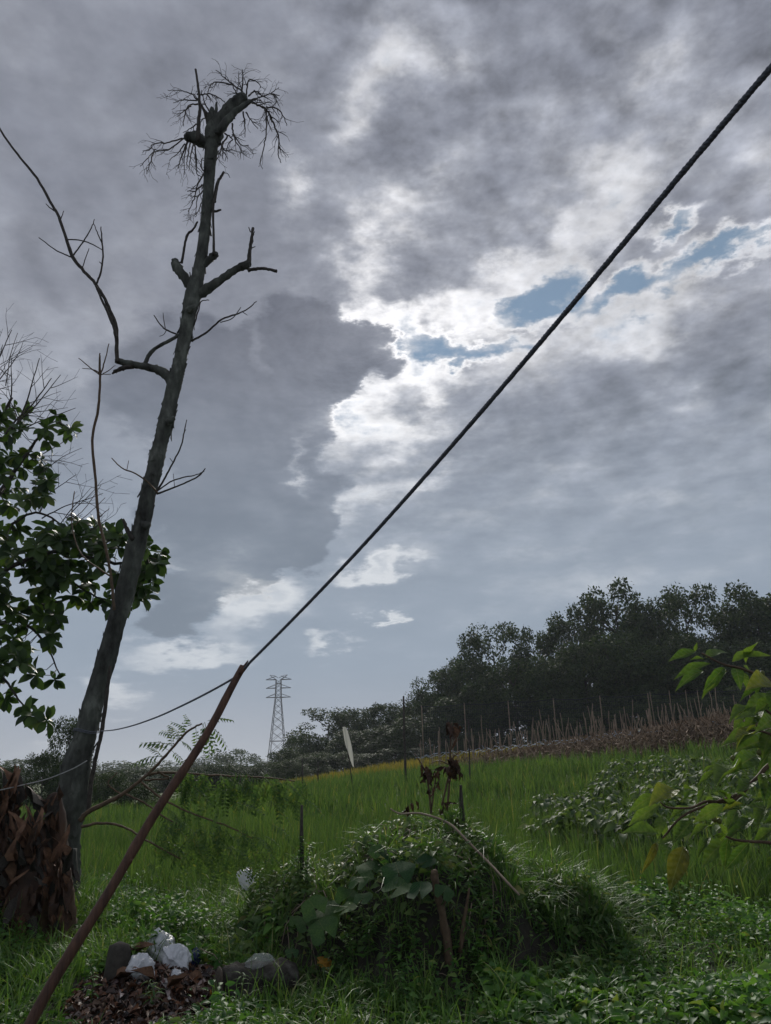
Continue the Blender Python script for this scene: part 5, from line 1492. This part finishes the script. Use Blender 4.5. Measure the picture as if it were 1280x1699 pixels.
def herb(name, px, py, hpx, label, seed, leaves=26, group=None, Y=None):
    """an upright weed that stands out of the mass"""
    P = ground_at(px, py); g = np.random.default_rng(seed)
    t = thing(name, P, label, 'weed', group)
    h = wpx(P, hpx)
    st = [(P.x, P.y, P.z - .03), (P.x + g.normal(0, .04), P.y + g.normal(0, .03), P.z + h * .5), (P.x + g.normal(0, .08), P.y + g.normal(0, .05), P.z + h)]
    bf = Buf(); S = spline(st, 6); tube(bf, S, np.linspace(.006, .002, len(S)), 5); bf.build('stem', M_STEM, t)
    f = np.linspace(.2, 1, leaves); c = np.stack([np.interp(f, np.linspace(0, 1, len(S)), S[:, i]) for i in range(3)], -1)
    a = np.arange(leaves) * 2.4 + g.uniform(0, 6)
    out = np.stack([np.cos(a), np.sin(a), g.uniform(.0, .8, leaves)], -1)
    bf = Buf(); stamp(bf, TPL_LANCE if seed % 2 else TPL_MED, c, basis(out, np.tile([0, 0, 1.0], (leaves, 1)) + g.normal(0, .2, (leaves, 3))), g.uniform(.6, 1, leaves) * (.12 if seed % 2 else .08) * (1.2 - .5 * f)); bf.build('foliage', M_HERB, t)
    return t
for i, (px, py, h, lab) in enumerate([(395, 1690, 70, 'feathery upright weed standing in front of the log'), (150, 1670, 90, 'tall upright weed at the left of the rubbish heap'), (240, 1665, 34, 'small upright weed growing out of the rubbish heap'), (620, 1600, 90, 'tallest upright weed below the large gourd leaves'), (655, 1610, 70, 'upright weed just left of the broken stalk stump'), (580, 1610, 60, 'bushy weed below the left gourd leaves'), (460, 1625, 60, 'upright weed growing at the right end of the log'), (690, 1690, 70, 'upright weed at the bottom edge below the stalk stump'), (830, 1530, 46, 'bright yellow green weed at the right foot of the mound'), (440, 1530, 90, 'palmate leaved weed left of the mound, by the torn white plastic')]):
    herb('upright_weed', px, py, h, lab, i + 1)

for i, (px, py, h, lab) in enumerate([(470, 1440, 60, 'leafy weed at the far left foot of the mound'), (560, 1370, 40, 'small weed sprouting on the left top of the mound'), (600, 1352, 34, 'small weed on the crest between left shoulder and dried plant'), (650, 1350, 30, 'small weed on the crest just left of the dried plant'), (820, 1360, 42, 'weed sprouting on the crest right of the short dark post'), (870, 1375, 44, 'taller weed on the right half of the crest'), (930, 1395, 46, 'weed sprouting on the right shoulder of the mound'), (985, 1430, 50, 'weed on the far right slope of the mound'), (800, 1500, 60, 'narrow leaved weed left of the dark hollow'), (900, 1560, 70, 'tall weed at the right foot of the mound'), (1010, 1540, 60, 'weed where the mound meets the right hand grass')]):
    herb('mound_weed', px, py, h, lab, i + 31, 30)
for i, (px, py, h, lab) in enumerate([(492, 1480, 84, 'leafy weed hiding the foot of the left dark post'), (516, 1486, 80, 'leafy weed right of the left dark post'), (478, 1500, 74, 'leafy weed left of the left dark post')]):
    herb('post_weed', px, py, h, lab, i * 2 + 50, 44)

for i in range(26):
    herb('thin_weed', 545 + (i * 37) % 300 + rnd.uniform(-10, 10), 1585 + (i * 53) % 105, rnd.uniform(55, 100), 'thin upright yellow green weed among the others in front of the mound', 71 + i, 24, 'thin upright weeds in front of the mound')

# ------------------------------------------------------------------ the shrub at the right edge
def build_bush():
    YB = 2.5
    base = at(1440, 1699, YB); base.z = Hf(base.x, base.y)
    t = thing('broad_leaved_shrub', base, 'near shrub with large drooping pointed leaves reaching in at the right edge', 'shrub')
    Zm = lambda zx, zy: (1020 + zx / 3.692, 1040 + zy / 3.692)
    stems = [[(1440, 1760, 16), (1420, 1500, 14), (1380, 1300, 11), (1330, 1190, 8), (1285, 1135, 6), (1236, 1111, 4.5), (1200, 1102, 3.6), (1165, 1084, 2.6)],
             [(1420, 1480, 12), (1350, 1350, 10), (1290, 1270, 8), (1255, 1292, 6.5), (1231, 1316, 6), (1210, 1330, 5.4), (1172, 1330, 4.4), (1147, 1340, 4), (1110, 1340, 3.2), (1096, 1331, 2.4)],
             [(1430, 1560, 10), (1350, 1430, 8), (1290, 1401, 6), (1240, 1396, 4.6), (1215, 1392, 4), (1193, 1381, 3)],
             [(1400, 1400, 9), (1340, 1260, 7), (1295, 1200, 5), (1262, 1170, 3)], [(1231, 1316, 5), (1140, 1350, 4), (1105, 1385, 3.4), (1100, 1392, 3)],
             [(1380, 1320, 7), (1310, 1240, 5), (1270, 1215, 4), (1230, 1212, 2.5)]]
    bnodes = []
    for r in stems:
        bf = Buf(); limb(bf, r, YB, 8, .04, 6); bo = bf.build('branch', M_BROWNSTEM, t); bnodes += [(x, y, bo) for x, y, w in spline(r, 6)]
    tp = []
    for s in range(4):
        V, Q = leaf_tpl(lance, 8, (.22, .3, .15, .35)[s], (.12, .3, .45, .2)[s], (.12, .2, .1, .25)[s], .46); me = mesh_from('leaf', V, [Q]); me.materials.append(M_BUSH); tp.append(me)
    L = [(500, 150, 345, 192, .8), (490, 150, 505, 100, 1), (560, 190, 685, 95, 1.2), (550, 200, 465, 190, .8), (590, 225, 370, 298, .8), (720, 215, 915, 135, .9), (740, 240, 770, 325, 1.1), (690, 270, 530, 415, .75), (860, 290, 960, 340, 1), (900, 375, 755, 425, .8), (960, 420, 815, 475, 1.1), (985, 440, 850, 520, 1.3), (990, 520, 800, 545, 1), (860, 495, 690, 515, .8), (800, 540, 710, 605, 1.2), (870, 605, 720, 645, .9), (920, 630, 655, 705, 1.1), (960, 690, 790, 695, 1.1), (990, 620, 870, 720, 1.2), (780, 850, 595, 915, 1), (620, 880, 515, 955, .8), (870, 790, 740, 845, 1.1), (980, 830, 860, 880, 1.2), (400, 1000, 340, 1045, 1), (430, 990, 505, 985, .9), (370, 1000, 240, 1025, 1.2), (240, 1030, 130, 1088, .9), (470, 1105, 325, 1155, .8), (275, 1090, 95, 1200, .9), (275, 1275, 80, 1212, 1), (300, 1160, 255, 1250, 1.3), (310, 1195, 305, 1295, 1.2), (480, 1190, 365, 1300, 1.3), (255, 1320, 190, 1485, .55), (345, 1310, 290, 1385, 1.2), (425, 1345, 340, 1590, 1.1), (370, 1310, 260, 1325, 1), (600, 1220, 455, 1250, .7), (705, 1305, 490, 1425, 1.1), (845, 1185, 695, 1255, 1), (825, 1320, 685, 1480, .8), (975, 1245, 855, 1295, .9), (665, 1095, 505, 1165, 1), (790, 1085, 645, 1115, .8), (990, 1120, 845, 1075, 1.1), (990, 1405, 912, 1468, .9), (560, 1070, 620, 1000, 1), (700, 1060, 640, 980, .9), (860, 940, 760, 1000, 1), (900, 900, 920, 1010, .8), (960, 980, 900, 1080, 1.1), (560, 1075, 540, 1170, 1), (720, 1300, 640, 1200, .9), (980, 560, 900, 600, 1.1), (1000, 720, 900, 780, 1.2), (1020, 880, 930, 960, 1.2), (1040, 1180, 900, 1200, 1.1), (1060, 1020, 960, 1060, 1.2), (1040, 760, 980, 860, 1.2), (1040, 360, 980, 430, 1.1), (470, 1000, 420, 1060, 1), (560, 990, 500, 1060, .9)]
    L = [(a, b, c, d, w * .8) for a, b, c, d, w in L]
    gb = random.Random(3)
    for (a, b, c, d, w) in list(L):                                    # smaller leaves beside the large ones
        if a > 560 and gb.random() < .95:
            th = gb.uniform(-1.0, 1.0); vx, vy = (c - a) * .7, (d - b) * .7
            ox, oy = gb.gauss(0, 45), gb.gauss(0, 45)
            L.append((a + ox, b + oy, a + ox + vx * math.cos(th) - vy * math.sin(th), b + oy + vx * math.sin(th) + vy * math.cos(th), w * .95))
    M_YELL = foliage('yellowing_leaf', (.10, .125, .022), (.15, .145, .03), None, .4, .4, .35, mottle=.5)
    for i, (bx, by, tx, ty, wf) in enumerate(L):
        p, q = Zm(bx, by), Zm(tx, ty)
        d0 = rnd.uniform(-.22, .22)
        A = at(*p, YB + d0); B = at(*q, YB + d0 - rnd.uniform(-.03, .10))
        dv = B - A; ln = dv.length * 1.08
        nz = Vector((rnd.gauss(0, .35), -.75 + rnd.gauss(0, .25), .8))
        own = min(bnodes, key=lambda b: (b[0] - p[0]) ** 2 + (b[1] - p[1]) ** 2)[2]
        lf = place('leaf', tp[i % 4], orient(A, dv, nz, (ln * wf, ln, ln)), own)
        if i in (35, 8, 33):
            me = tp[i % 4].copy(); me.materials.clear(); me.materials.append(M_YELL); lf.data = me; lf['label'] = 'yellowing leaf'
    # small round fruits
    for (zx, zy) in ((905, 285), (860, 300), (725, 805), (885, 770), (700, 1035), (640, 1190), (610, 1180)):
        P = at(*Zm(zx, zy), YB)
        bm = bmesh.new(); bmesh.ops.create_icosphere(bm, subdivisions=2, radius=wpx(P, 4.2))
        for v in bm.verts: v.co *= 1 + .12 * math.sin(5 * v.co.x * 100); v.co.z *= 1.2
        me = bpy.data.meshes.new('fruit'); bm.to_mesh(me); bm.free(); me.materials.append(M_YELL)
        me.polygons.foreach_set('use_smooth', np.ones(len(me.polygons), bool))
        place('fruit', me, Matrix.Translation(P), t)
build_bush()

# ------------------------------------------------------------------ damp air
def build_haze():
    bm = bmesh.new(); bmesh.ops.create_cube(bm, size=1.0)
    me = bpy.data.meshes.new('haze'); bm.to_mesh(me); bm.free()
    o = bpy.data.objects.new('haze', me); COL.objects.link(o)
    o.scale = (5400, 4300, 60); o.location = (0, 2000, -2 + 30 - 0.5)
    m = bpy.data.materials.new('damp_air'); m.use_nodes = True; m.node_tree.nodes.clear()
    out = m.node_tree.nodes.new('ShaderNodeOutputMaterial'); v = m.node_tree.nodes.new('ShaderNodeVolumePrincipled')
    v.inputs['Color'].default_value = (.86, .93, 1.0, 1); v.inputs['Density'].default_value = .0003; v.inputs['Anisotropy'].default_value = .3
    m.node_tree.links.new(v.outputs[0], out.inputs['Volume']); me.materials.append(m)
    tag(o, 'thin damp grey haze over the far fields', 'haze', kind='stuff')
build_haze()
